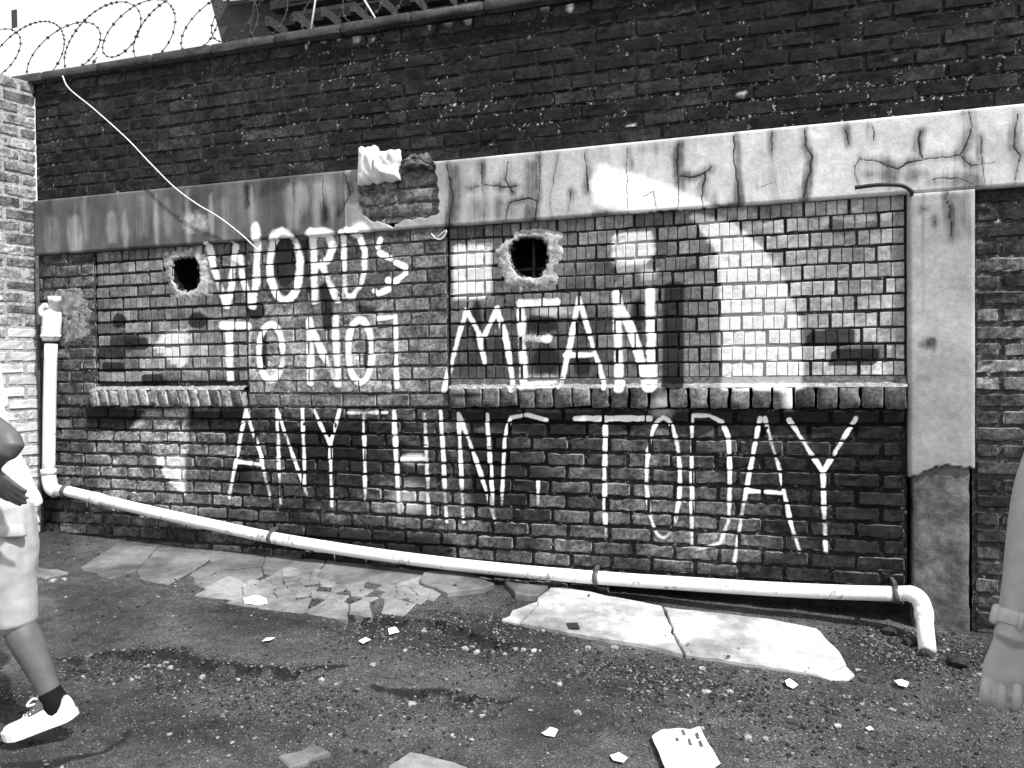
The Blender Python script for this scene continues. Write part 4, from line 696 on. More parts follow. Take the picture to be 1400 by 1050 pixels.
def scatter(n, size, seed):
    r = np.random.default_rng(seed)
    px, py = [], []
    while len(px) < n:
        x = r.uniform(-5.0, 1.7, 6000); y = r.uniform(-2.7, -0.02, 6000)
        k = r.uniform(0, 1, 6000) < gravel_amount(x, y) ** 2.0 * (0.25 + 1.2 * np.clip([fbm(a * 4, b * 6, 2, 3) + .3 for a, b in zip(x, y)], 0, 1)) + 0.012
        px += x[k].tolist(); py += y[k].tolist()
    px, py = np.array(px[:n]), np.array(py[:n])
    keep = np.ones(n, bool)
    for pl in (SLAB_A, SLAB_B, SLAB_C, SLAB_D):
        keep &= ~inside(px, py, pl) | (r.uniform(0, 1, n) < 0.05)
    px, py = px[keep], py[keep]
    s = size[0] * (size[1] / size[0]) ** (r.uniform(0, 1, len(px)) ** 2.2)
    pz = ground_z(px, py) + s * 0.25
    for pl in (SLAB_A, SLAB_B):
        pz = np.where(inside(px, py, pl), pz + 0.03, pz)
    V, F, A = [], [], []
    for i in range(len(px)):
        q = LV * (1 + r.uniform(-0.3, 0.3, (12, 1))) * s[i] * r.uniform(0.55, 1.25, 3) * np.array([1, 1, 0.6])
        a = r.uniform(0, 6.28); c, d = math.cos(a), math.sin(a)
        q = np.stack([q[:, 0] * c - q[:, 1] * d, q[:, 0] * d + q[:, 1] * c, q[:, 2]], 1) + (px[i], py[i], pz[i])
        V.append(q); F.append(LF + 12 * i)
        A.append(np.tile([0.015 + 0.24 * r.uniform(0, 1) ** 3.6, 0, 0, 0], (12, 1)))
    return np.concatenate(V), np.concatenate(F).tolist(), np.concatenate(A)
def attr_stone():
    m = Mat('gravel_stone'); t, _, _, _ = m.attr()
    n = m.noise(150, 3)
    return m.finish(m.math('MULTIPLY', t, m.ramp(n, 0.3, 0.7, 0.7, 1.3)), 0.9, 0.2, n, 0.4, 0.003)
M_GRAVEL = attr_stone()
gv, gf, ga = scatter(19000, (0.0025, 0.011), 3)
grav = mesh_obj('gravel', gv, gf, M_GRAVEL, smooth=False, attr=ga, origin=(0, 0, 0))
tag(grav, 'loose grey gravel and grit strewn over the broken asphalt', 'gravel', kind='stuff')

def stone_obj(name, x, y, s, mat, seed, flat=0.6, parent=None):
    r = np.random.default_rng(seed)
    q = IV * (1 + r.uniform(-0.22, 0.22, (len(IV), 1))) * s * r.uniform(0.7, 1.3, 3) * np.array([1, 1, flat])
    z = float(ground_z(x, y)[0]) + s * flat * 0.45
    return mesh_obj(name, q + (x, y, z), IF.tolist(), mat, parent, smooth=False)

# ------------------------------------------------------------------ concrete slabs
def slab(name, poly, top_h, thick, mat, parent=None, edge=0.008, step=0.05, seed=0, zoff=0.0):
    """a broken flat piece with thickness: jagged outline, slightly uneven top"""
    r = np.random.default_rng(seed)
    pts = []
    n = len(poly)
    for i in range(n):
        a = np.array(poly[i]); b = np.array(poly[(i + 1) % n]); d = np.linalg.norm(b - a)
        k = max(1, int(d / step))
        for j in range(k):
            p = a + (b - a) * j / k
            if j: p = p + r.normal(0, edge, 2)
            pts.append(p)
    pts = np.array(pts); c = pts.mean(0); m = len(pts)
    inset = pts + (c - pts) / np.linalg.norm(c - pts, axis=1)[:, None] * 0.006
    zb = gbase(pts[:, 0], pts[:, 1])
    zt = zb + top_h + zoff + r.normal(0, 0.0012, m)
    V = np.concatenate([np.c_[inset, zt], np.c_[pts, zt - 0.006], np.c_[pts, zb + top_h - thick]])
    bm = bmesh.new()
    vs = [bm.verts.new(v) for v in V]
    for i in range(m):
        j = (i + 1) % m
        bm.faces.new((vs[i], vs[m + i], vs[m + j], vs[j])); bm.faces.new((vs[m + i], vs[2 * m + i], vs[2 * m + j], vs[m + j]))
    bm.faces.new(vs[:m])
    bmesh.ops.triangulate(bm, faces=[f for f in bm.faces if len(f.verts) > 4])
    bmesh.ops.recalc_face_normals(bm, faces=bm.faces)
    me = bpy.data.meshes.new(name); org = Vector((c[0], c[1], float(zb.mean())))
    for v in bm.verts: v.co -= org
    bm.to_mesh(me); bm.free(); me.materials.append(mat)
    o = bpy.data.objects.new(name, me); link(o, parent)
    o.location = org - (plen(parent) if parent else Vector((0, 0, 0)))
    return o

t = empty('concrete_slab', (-0.4, -0.45, 0.2), 'pale cracked concrete slab lying below the white pipe', 'slab')
slab('slab_piece', SLAB_A, 0.022, 0.08, M_SLAB, t, seed=1, edge=0.004)
slab('slab_piece', SLAB_B, 0.020, 0.08, M_SLAB, t, seed=2, edge=0.004)
slab('broken_corner', SLAB_C, 0.016, 0.07, M_SLAB, t, seed=3)
slab('broken_corner', SLAB_D, 0.017, 0.07, M_SLAB, t, seed=4)

apron = empty('pavement', (-2.5, -0.3, 0.3), kind='structure')
for i, q in enumerate(AP):
    slab('slab', q, 0.009 if i < 7 else 0.03, 0.06, M_APRON, apron, seed=20 + i, edge=0.006)
# crazed mosaic of thin broken screed: cells of a jittered grid inside the patch outline
def mosaic(poly, n, seed):
    r = np.random.default_rng(seed)
    q = np.array(poly); lo, hi = q.min(0), q.max(0)
    pts = []
    while len(pts) < n:
        p = r.uniform(lo, hi)
        if inside(np.array([p[0]]), np.array([p[1]]), poly)[0] and all(np.hypot((p[0] - s[0]), (p[1] - s[1]) * 1.2) > 0.05 for s in pts): pts.append(p)
    out = []
    for i, p in enumerate(pts):
        cell = [np.array(a) for a in ((p[0] - .16, p[1] - .16), (p[0] + .16, p[1] - .16), (p[0] + .16, p[1] + .16), (p[0] - .16, p[1] + .16))]
        for j, s in enumerate(pts):
            if i == j: continue
            mid = (p + s) / 2; nrm = (s - p) / np.linalg.norm(s - p); mid = mid - nrm * 0.0015
            new = []
            for a in range(len(cell)):
                A, B = cell[a], cell[(a + 1) % len(cell)]
                da, db = np.dot(A - mid, nrm), np.dot(B - mid, nrm)
                if da <= 0: new.append(A)
                if (da < 0) != (db < 0) and abs(da - db) > 1e-9: new.append(A + (B - A) * da / (da - db))
            cell = new
            if len(cell) < 3: break
        if len(cell) >= 3 and all(np.linalg.norm(cell[a] - cell[a - 1]) > 0.004 for a in range(len(cell))):
            out.append([tuple(c) for c in cell])
    return out
for i, q in enumerate(mosaic(PATCH, 62, 5)):
    slab('slab', q, 0.007 + 0.003 * random.random(), 0.05, M_MOSAIC, apron, seed=60 + i, edge=0.002, step=0.06)

# ------------------------------------------------------------------ relief map of the wall face (for paint that lies on it)
HX0, HX1, HZ0, HZ1, HS = -5.0, 1.7, 0.0, 3.75, 0.004
HM = np.full((int((HZ1 - HZ0) / HS) + 1, int((HX1 - HX0) / HS) + 1), 0.012, np.float32)
JM = np.ones(HM.shape, bool)                               # True where the face is a joint
def hm_set(x0, x1, z0, z1, y, joint=False):
    a, b = int(round((x0 - HX0) / HS)), int(round((x1 - HX0) / HS)); c, d = int(round((z0 - HZ0) / HS)), int(round((z1 - HZ0) / HS))
    HM[max(c, 0):max(d, 0), max(a, 0):max(b, 0)] = y
    JM[max(c, 0):max(d, 0), max(a, 0):max(b, 0)] = joint

# ------------------------------------------------------------------ bricks
def brick_mesh(x0, x1, z0, z1, yf, depth, rnd, wear=1.0, nu=4, nw=2, cells=1, scored=False):
    """front face grid with worn arrises; cells > 1 scores the face into upright facets. Returns verts, faces, edge weight, boundary flag"""
    L, H = x1 - x0, z1 - z0
    r = 0.006 * (0.6 + 0.8 * wear)
    if not scored:
        us = [0, r] + [r + (L - 2 * r) * i / nu for i in range(1, nu)] + [L - r, L]
    else:
        us = [0.0]; g = 0.0042; w = L / cells
        for c in range(cells):
            us += [c * w + g, (c + 1) * w - g]
            us.append((c + 1) * w if c < cells - 1 else L)
    ws = [0, r] + [r + (H - 2 * r) * i / nw for i in range(1, nw)] + [H - r, H]
    U, Wn = len(us), len(ws)
    V, E = [], []
    tu, tw = rnd.uniform(-.0035, .0035) * wear, rnd.uniform(-.004, .004) * wear
    e0, e1 = rnd.uniform(-.003, .003) * wear, rnd.uniform(-.003, .003) * wear
    for j, w in enumerate(ws):
        for i, u in enumerate(us):
            bu = i in (0, U - 1); bw = j in (0, Wn - 1)
            x, z, y = u, w, 0.0
            groove = scored and 0 < i < U - 1 and i % 3 == 0
            if bu: x += (1 if i == 0 else -1) * (0.0015 + 0.003 * wear * rnd.random()); y += 0.0028 * wear + 0.0015
            if bw: z += (1 if j == 0 else -1) * (0.001 + 0.004 * wear * rnd.random()); y += 0.0028 * wear + 0.0015
            if bu and bw:
                x += (1 if i == 0 else -1) * r * 0.45 * wear; z += (1 if j == 0 else -1) * r * 0.45 * wear
            if groove: y += 0.006
            if not bu and not bw:
                y += rnd.uniform(-0.0025, 0.0025) * wear
                if rnd.random() < 0.07 * wear: y += 0.006
            elif rnd.random() < 0.16 * wear:
                y += 0.009 * wear
                if bw: z += (1 if j == 0 else -1) * 0.007
                if bu: x += (1 if i == 0 else -1) * 0.006
            y += tu * (2 * u / L - 1) + tw * (2 * w / H - 1)
            z += e0 * (1 - u / L) + e1 * u / L
            V.append((x0 + x, yf + y, z0 + z)); E.append(1.0 if (bu or bw) else 0.0)
    F = []
    for j in range(Wn - 1):
        for i in range(U - 1):
            a = j * U + i
            F.append((a, a + 1, a + 1 + U, a + U))
    ring = [i for i in range(U)] + [j * U + U - 1 for j in range(1, Wn)] + [(Wn - 1) * U + i for i in range(U - 2, -1, -1)] + [j * U for j in range(Wn - 2, 0, -1)]
    base = len(V)
    for q in ring:
        v = V[q]; V.append((v[0], yf + depth, v[2])); E.append(0.6)
    n = len(ring)
    for k in range(n):
        F.append((ring[k], base + k, base + (k + 1) % n, ring[(k + 1) % n]))
    return V, F, E

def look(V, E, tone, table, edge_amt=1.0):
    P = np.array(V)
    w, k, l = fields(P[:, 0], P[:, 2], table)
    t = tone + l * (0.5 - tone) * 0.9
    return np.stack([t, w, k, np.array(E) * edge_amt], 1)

RB = random.Random(11)
def lay(parent, x0, x1, z0, z1, yf, pitch_z, tone_fn, mat, joint=0.011, length=0.232, wear=1.0, cells=1, shift=0.5, table=None, skip=None,
        depth=0.09, half_right=False, edge=1.0, yj=0.003, from_top=False, rag=0.0, name='brick'):
    """running bond between x0..x1, z0..z1"""
    table = PAINT if table is None else table
    n = max(1, int(round((z1 - z0) / pitch_z))); pz = (z1 - z0) / n
    count = 0
    for c in range(n):
        zb = z0 + c * pz
        off = (shift * length if c % 2 else 0.0) + (RB.uniform(-rag, rag) if rag else 0.0)
        edges = []
        if half_right:
            x = x1
            first = length * 0.5 if c % 2 else length
            edges = [x1]
            x = x1 - first
            while x > x0 + 0.04:
                edges.append(x); x -= length * (1 + RB.uniform(-0.03, 0.03))
            edges.append(x0); edges = edges[::-1]
        else:
            edges = [x0]
            x = x0 + (length if off <= 0.02 else off)
            while x < x1 - 0.05:
                edges.append(x); x += length * (1 + RB.uniform(-0.04, 0.04))
            edges.append(x1)
        sag = RB.uniform(-0.002, 0.002)
        for a, b in zip(edges[:-1], edges[1:]):
            xa, xb = a + joint / 2 + RB.uniform(-.001, .002), b - joint / 2 + RB.uniform(-.002, .001)
            za, zc = zb + joint / 2 + sag + RB.uniform(-.0015, .0015), zb + pz - joint / 2 + sag + RB.uniform(-.0015, .0015)
            if xb - xa < 0.02: continue
            if skip:
                r = skip(xa, xb, za, zc)
                if r is True: continue
                if isinstance(r, tuple): xa, xb = r
            y = yf + RB.uniform(-yj, yj)
            nc = cells if cells == 1 else max(1, int(round(cells * (xb - xa) / length)))
            V, F, E = brick_mesh(xa, xb, za, zc, y, depth, RB, wear, 6 if xb - xa > .12 else 3, 2, nc, scored=cells > 1)
            at = look(V, E, tone_fn((xa + xb) / 2, (za + zc) / 2), table, edge * RB.uniform(0.15, 1.35))
            if cells > 1:                      # every scored facet has weathered to its own grey, the scored lines are darkened
                fac = [RB.uniform(0.72, 1.25) for _ in range(nc)]; U = 3 * nc + 1
                for q in range(U * 5):
                    i = q % U
                    at[q, 0] *= fac[min(nc - 1, max(0, (i - 1) // 3))]
                    if 0 < i < U - 1 and i % 3 == 0: at[q, 0] *= 0.12; at[q, 1] *= 0.25
                at[U * 5:, 0] *= 0.5
            mesh_obj(name, V, F, mat, parent, smooth=False, attr=at)
            hm_set(xa, xb, za, zc, y)
            count += 1
    return count

def sheet(name, parent, x0, x1, z0, z1, y, step, mat, tone_fn, table, pale=0.0, rough=0.003, holes=(), keep=None):
    """mortar bed behind the bricks"""
    xs = np.arange(x0, x1 + step, step); xs[-1] = x1
    zs = np.arange(z0, z1 + step, step); zs[-1] = z1
    A, B = np.meshgrid(xs, zs); px, pz = A.ravel(), B.ravel()
    w, k, l = fields(px, pz, table)
    t = np.array([tone_fn(a, b) for a, b in zip(px, pz)])
    yy = y + RNG.uniform(-rough, rough, len(px))
    col = np.stack([t + l * 0.1, w, k, np.array([pale(a, b) for a, b in zip(px, pz)]) if callable(pale) else np.full(len(px), pale)], 1)
    nx = len(xs); ii = (np.arange(len(zs) - 1)[:, None] * nx + np.arange(nx - 1)[None]).ravel()
    f = np.stack([ii, ii + 1, ii + 1 + nx, ii + nx], 1)
    cx, cz = px[f].mean(1), pz[f].mean(1)
    ok = np.ones(len(f), bool)
    for h in holes: ok &= ~inside(cx, cz, h)
    return mesh_obj(name, np.stack([px, yy, pz], 1), f[ok].tolist(), mat, parent, attr=col)

UP_Z0, UP_Z1 = 2.742, 3.572
BEAM_Z0, BEAM_Z1 = 2.352, 2.738
SILL_Z0, SILL_Z1 = 1.278, 1.402
COLX0, COLX1 = 0.735, 1.03
WL0, WL1 = -4.375, -3.14        # left blocked window
WR0, WR1 = -1.735, 0.732        # right blocked window
COR = -4.89                     # inside corner with the side wall

# ---- dark upper wall
uw = empty('brick_wall', (-1.7, 0.06, UP_Z0), 'dark sooty upper brick wall with thin concrete coping above the cracked beam', 'brick wall', kind='thing')
def upper_tone(x, z):
    t = 0.008 + 0.006 * (x < -2.5) + 0.009 * RB.random() - 0.003 * (x > -0.3)
    if z > 3.46: t += 0.03 * max(0, nz(x * 3, 4.0)) + 0.012
    if RB.random() < 0.08: t *= 1.6
    return t
lay(uw, -4.90, 1.62, UP_Z0, UP_Z1, 0.02, 0.083, upper_tone, M_UPPER, joint=0.010, wear=0.9, table=UPPER_PAINT, rag=0.05, edge=0.8)
NOP = [('w', 0, .01, [(9, 9), (9.1, 9), (9, 9.1)])]
sheet('mortar', uw, -4.90, 1.62, UP_Z0, UP_Z1 + .01, 0.0255, 0.03, M_MORTAR, lambda x, z: 0.018 + 0.01 * (x < -2.5), NOP, pale=lambda x, z: (1.1 * max(0.15, min(1, (3.45 - z) / .35)) if x > -1.9 else 0.45) * max(0, 0.55 + 1.3 * nz(x * 1.1, z * 3, 5)) - 0.2)
# coping
x = -5.25
k = 0
while x < 1.7:
    l = 0.46 + 0.02 * RB.random()
    v = brick_mesh(x + .003, x + l - .003, 3.574, 3.632, -0.035, 0.26, RB, 0.5, 4, 2)
    mesh_obj('coping_stone', v[0], v[1], M_COPING, uw)
    x += l
# top of the wall behind the coping so no light leaks
def box(name, x0, x1, y0, y1, z0, z1, mat, parent=None, bev=0.0):
    bm = bmesh.new()
    bmesh.ops.create_cube(bm, size=1.0)
    for v in bm.verts:
        v.co = Vector(((x0 + x1) / 2 + v.co.x * (x1 - x0), (y0 + y1) / 2 + v.co.y * (y1 - y0), (z0 + z1) / 2 + v.co.z * (z1 - z0)))
    if bev:
        bmesh.ops.bevel(bm, geom=bm.edges[:], offset=bev, segments=2, affect='EDGES', profile=0.6)
    V = [v.co[:] for v in bm.verts]; F = [[q.index for q in f.verts] for f in bm.faces]; bm.free()
    return mesh_obj(name, V, F, mat, parent, smooth=False)
box('wall_core', -4.9, 1.62, 0.32, 0.36, -0.2, 3.573, M_BLACKHOLE, uw)

# ---- lower painted wall
PIPEX = np.array([p[0] for p in PIPE]); PIPEZ = np.array([p[1] for p in PIPE])
lw = empty('brick_wall', (-2.0, 0.06, 0.2), 'lower brick wall under both sills, painted with ANYTHING TODAY', 'brick wall', kind='thing')
def lower_tone(x, z):
    t = 0.045 + 0.040 * nz(x * 1.3, z * 2.0, 2.0)
    if x > -0.2: t -= 0.05 * min(1, (x + .2) / .4)
    if -2.7 < x < -1.9: t -= 0.02
    if x < -3.3: t += 0.02
    t *= RB.uniform(0.5, 1.6)
    return max(0.016, t)
def low_skip(xa, xb, za, zc):
    if xa > -0.78 and zc < 0.30: return True
    return zc < float(gbase(xb, 0)) - 0.03
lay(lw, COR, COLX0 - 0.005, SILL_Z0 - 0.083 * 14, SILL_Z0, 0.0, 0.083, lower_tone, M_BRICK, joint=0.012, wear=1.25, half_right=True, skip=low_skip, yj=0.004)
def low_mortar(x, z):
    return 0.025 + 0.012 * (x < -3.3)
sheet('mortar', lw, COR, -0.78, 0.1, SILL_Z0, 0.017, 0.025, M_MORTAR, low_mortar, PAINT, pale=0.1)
sheet('mortar', lw, -0.78, COLX0, 0.287, SILL_Z0, 0.017, 0.025, M_MORTAR, low_mortar, PAINT, pale=0.1)
# undercut added below the pipe so the foot of the wall goes dark
box('undercut_back', -0.80, COLX0 - .004, 0.15, 0.25, 0.0, 0.30, M_DARKSTONE, lw)
box('undercut_top', -0.80, COLX0 - .004, 0.02, 0.2, 0.288, 0.32, M_DARKSTONE, lw)

# ---- brick piers either side of the left window
pl = empty('brick_pier', (-4.63, 0.06, SILL_Z0), 'narrow brick pier in the corner behind the upright white pipe', 'brick pier', kind='thing')
def pier_tone(x, z): return RB.uniform(0.055, 0.13) * (0.7 if RB.random() < .15 else 1)
lay(pl, COR, WL0 - 0.004, SILL_Z0, BEAM_Z0 + .004, 0.0, 0.083, pier_tone, M_BRICK, joint=0.012, wear=1.0, half_right=True)
sheet('mortar', pl, COR, WL0, SILL_Z0, BEAM_Z0, 0.010, 0.025, M_MORTAR, lambda x, z: 0.05, PAINT, pale=0.15)
pc = empty('brick_pier', (-2.44, 0.06, SILL_Z0), 'brick pier between the two blocked windows, painted with WORDS and NOT', 'brick pier', kind='thing')
def pierc_tone(x, z): return RB.uniform(0.07, 0.15) * (0.6 if RB.random() < .12 else 1)
lay(pc, WL1 + 0.004, WR0 - 0.004, SILL_Z0, BEAM_Z0 + .004, 0.0, 0.083, pierc_tone, M_BRICK, joint=0.009, wear=0.6)
sheet('mortar', pc, WL1, WR0, SILL_Z0, BEAM_Z0, 0.008, 0.025, M_MORTAR, lambda x, z: 0.06, PAINT, pale=0.1)

# ---- brick wall right of the column
rw = empty('brick_wall', (1.35, 0.06, 0.2), 'rough dark brick wall right of the concrete column', 'brick wall', kind='thing')
def right_tone(x, z): return RB.choice([0.02, 0.03, 0.045, 0.1, 0.15]) if 1.3 < z < 2.0 else RB.uniform(0.018, 0.05)
lay(rw, COLX1 + 0.005, 1.66, 0.2 - 0.083, BEAM_Z0 + .004, 0.02, 0.083, right_tone, M_BRICK, joint=0.014, wear=1.3, length=0.235, edge=1.0)
sheet('mortar', rw, COLX1, 1.66, 0.1, BEAM_Z0, 0.033, 0.025, M_MORTAR, lambda x, z: 0.06, PAINT, pale=0.2)

# ---- blocked windows
TILE_Z0 = 1.442
def win_skip(ring, hole):
    """bricks cut back to the trowelled mortar round the hole"""
    def f(xa, xb, za, zc):
        xs = np.linspace(xa, xb, 25); bad = np.zeros(25, bool)
        for z in (za + .012, (za + zc) / 2, zc - .012): bad |= inside(xs, np.full(25, z), hole)
        mid = np.full(25, (za + zc) / 2); bad |= inside(xs, mid, ring) & (line_dist(xs, mid, list(ring) + [ring[0]]) > 0.03)
        if not bad.any(): return False
        i = np.where(bad)[0]; l, r = xs[i[0]] - xa, xb - xs[i[-1]]
        if max(l, r) < 0.035: return True
        return (xa, float(xs[i[0]])) if l > r else (float(xs[i[-1]]), xb)
    return f
DARKB = [(0.27, 1.66), (0.46, 1.575)]
def tileR_tone(x, z):
    for a, b in DARKB:
        if abs(x - a) < 0.11 and abs(z - b) < 0.04: return 0.012
    t = 0.11 if x < -0.55 else 0.25
    if z < 1.75 and x < -0.5: t = 0.065
    if -0.75 < x < -.2: t = 0.16
    return t * RB.uniform(0.65, 1.35)
def tileL_tone(x, z):
    t = RB.uniform(0.10, 0.2)
    if z < 1.75 and RB.random() < .25: t = 0.03
    return t
wr = empty('blocked_window', (-0.5, 0.06, SILL_Z0), 'wide blocked window of scored bricks painted MEAN, round hole and long brick sill', 'blocked window', kind='thing')
wl_ = empty('blocked_window', (-3.76, 0.06, SILL_Z0), 'small blocked window of scored bricks with square hole and short brick sill', 'blocked window', kind='thing')
hm_set(WR0, WR1, SILL_Z1, BEAM_Z0, 0.022, True); hm_set(WL0, WL1, SILL_Z1, BEAM_Z0, 0.022, True)
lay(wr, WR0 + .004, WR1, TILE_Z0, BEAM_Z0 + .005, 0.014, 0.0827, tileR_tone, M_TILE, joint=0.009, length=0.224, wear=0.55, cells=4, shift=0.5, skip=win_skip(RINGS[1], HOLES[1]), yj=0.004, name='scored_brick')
lay(wl_, WL0, WL1 - .004, TILE_Z0, BEAM_Z0 + .005, 0.014, 0.0827, tileL_tone, M_TILE, joint=0.012, length=0.228, wear=0.55, cells=4, shift=0.5, skip=win_skip(RINGS[0], HOLES[0]), yj=0.004, name='scored_brick')
for o, a, b, ring, hole in ((wr, WR0, WR1, RINGS[1], HOLES[1]), (wl_, WL0, WL1, RINGS[0], HOLES[0])):
    sheet('mortar', o, a, b, SILL_Z1 - .03, BEAM_Z0, 0.024, 0.02, M_MORTAR, lambda x, z: 0.022, PAINT, pale=0.0, holes=[hole])

def flat_patch(name, parent, outline, y, bulge, mat, hole=None, seed=1, na=90, nr=14, fq=6.0):
    """hand-trowelled mortar between a ragged outline and, if any, the lip of a hole"""
    c = np.array(hole if hole is not None else outline).mean(0)
    V, F = [], []
    for i in range(na):
        an = 2 * math.pi * i / na
        ro = ray_poly(c, an, outline) * (1 + 0.22 * nz(math.cos(an) * fq + seed, math.sin(an) * fq, seed))
        ri = ray_poly(c, an, hole) * (1 + 0.09 * nz(math.cos(an) * 5, math.sin(an) * 5 + seed, 2)) if hole is not None else 0.0
        ro = max(ro, ri + 0.02)
        for j in range(nr + 1):
            t = j / nr; r = ri + (ro - ri) * t
            x, z = c[0] + r * math.cos(an), c[1] + r * math.sin(an)
            n1 = fbm(x * 15, z * 15, seed, 4)
            yy = y - bulge * (1 - t ** 2) - 0.011 * n1 * (1 - t ** 6)
            if hole is not None: yy += 0.02 * math.exp(-(t / 0.12) ** 2)
            if t == 1: yy = y + 0.012
            V.append((x, yy, z))
    for i in range(na):
        k = (i + 1) % na
        for j in range(nr):
            F.append((i * (nr + 1) + j, i * (nr + 1) + j + 1, k * (nr + 1) + j + 1, k * (nr + 1) + j))
    return mesh_obj(name, V, F, mat, parent)

for o, ring, hole, sd in ((wl_, RINGS[0], HOLES[0], 3), (wr, RINGS[1], HOLES[1], 5)):
    flat_patch('hole_surround', o, ring, 0.02, 0.012, M_RING, hole, seed=sd)
    # the void behind: a tunnel that widens into the dark
    c = np.array(hole).mean(0); V, F = [], []
    m = 40
    for kx, (sc, y) in enumerate(((1.03, 0.018), (1.0, 0.08), (1.3, 0.10), (1.3, 0.31))):
        for i in range(m):
            an = 2 * math.pi * i / m; q = ray_poly(c, an, hole) * sc * (1 + 0.09 * nz(math.cos(an) * 5, math.sin(an) * 5 + sd, 2))
            V.append((c[0] + q * math.cos(an), y, c[1] + q * math.sin(an)))
    for kx in range(3):
        for i in range(m):
            j = (i + 1) % m
            F.append((kx * m + i, kx * m + j, (kx + 1) * m + j, (kx + 1) * m + i))
    F.append([3 * m + i for i in range(m)])
    mesh_obj('void', V, F, M_BLACKHOLE, o)
hc = np.array(HOLES[1]).mean(0)
box('grille_bar', hc[0] - 0.008, hc[0] + 0.008, 0.14, 0.156, hc[1] - 0.12, hc[1] + 0.12, M_STEEL, wr)
box('grille_bar', hc[0] - 0.12, hc[0] + 0.12, 0.158, 0.172, hc[1] - 0.06, hc[1] - 0.045, M_STEEL, wr)

# sills: bricks on edge with a sloping mortar top
def sill(parent, x0, x1, w, proj, tone_fn, tilt, z0=SILL_Z0, z1=SILL_Z1):
    s = None
    n = int(round((x1 - x0) / w)); w = (x1 - x0) / n
    V, F, A = [], [], []
    # sloping mortar bench behind the brick tops
    xs = np.arange(x0, x1 + 0.02, 0.02); xs[-1] = x1
    for xx in xs:
        r1, r2, r3 = RNG.uniform(-.004, .004, 3)
        V += [(xx, -proj + 0.008, z1 - 0.012), (xx, -proj + 0.02, z1 + 0.001 + r1), (xx, 0.012, z1 + 0.010 + r2), (xx, 0.030, z1 + 0.012 + r3)]
    for i in range(len(xs) - 1):
        for j in range(3): F.append((4 * i + j, 4 * i + 4 + j, 4 * i + 5 + j, 4 * i + 1 + j))
    P = np.array(V); ww, kk, ll = fields(P[:, 0], P[:, 2], PAINT)
    s = mesh_obj('sill', V, F, M_MORTAR, parent, attr=np.stack([np.full(len(P), 0.26) + 0.1 * ll, ww, kk, np.full(len(P), 0.8)], 1))
    for i in range(n):
        a, b = x0 + i * w, x0 + (i + 1) * w
        V, F, E = brick_mesh(a + .004, b - .004, z0 + RB.uniform(-.003, .003), z1 - .006 + RB.uniform(-.004, .003), -proj + RB.uniform(-.004, .004), proj + .03, RB, 1.2, 2, 3)
        V = [(x + tilt * (z - z0), y, z) for x, y, z in V]
        mesh_obj('sill_brick', V, F, M_BRICK, s, attr=look(V, E, tone_fn((a + b) / 2, 0), PAINT, 1.2))
    hm_set(x0, x1, z0, z1, -proj)
sill(wr, WR0 + .01, WR1, 0.108, 0.042, lambda x, z: RB.uniform(0.05, 0.12) if x < 0.2 else RB.uniform(0.02, 0.05), 0.0)
sill(wl_, WL0 - 0.01, WL1, 0.083, 0.05, lambda x, z: RB.uniform(0.05, 0.2), -0.22)

hm_set(WR0, WR1, SILL_Z1, TILE_Z0, 0.010)
sheet('render_strip', wr, WR0 + .01, WR1, SILL_Z1 + .006, TILE_Z0 + .004, 0.012, 0.02, M_MORTAR, lambda x, z: 0.13, PAINT, pale=0.1)
# cement smear on the corner pier
flat_patch('cement_patch', pl, SMEAR, 0.004, 0.010, M_SMEAR, seed=9, fq=2.2)

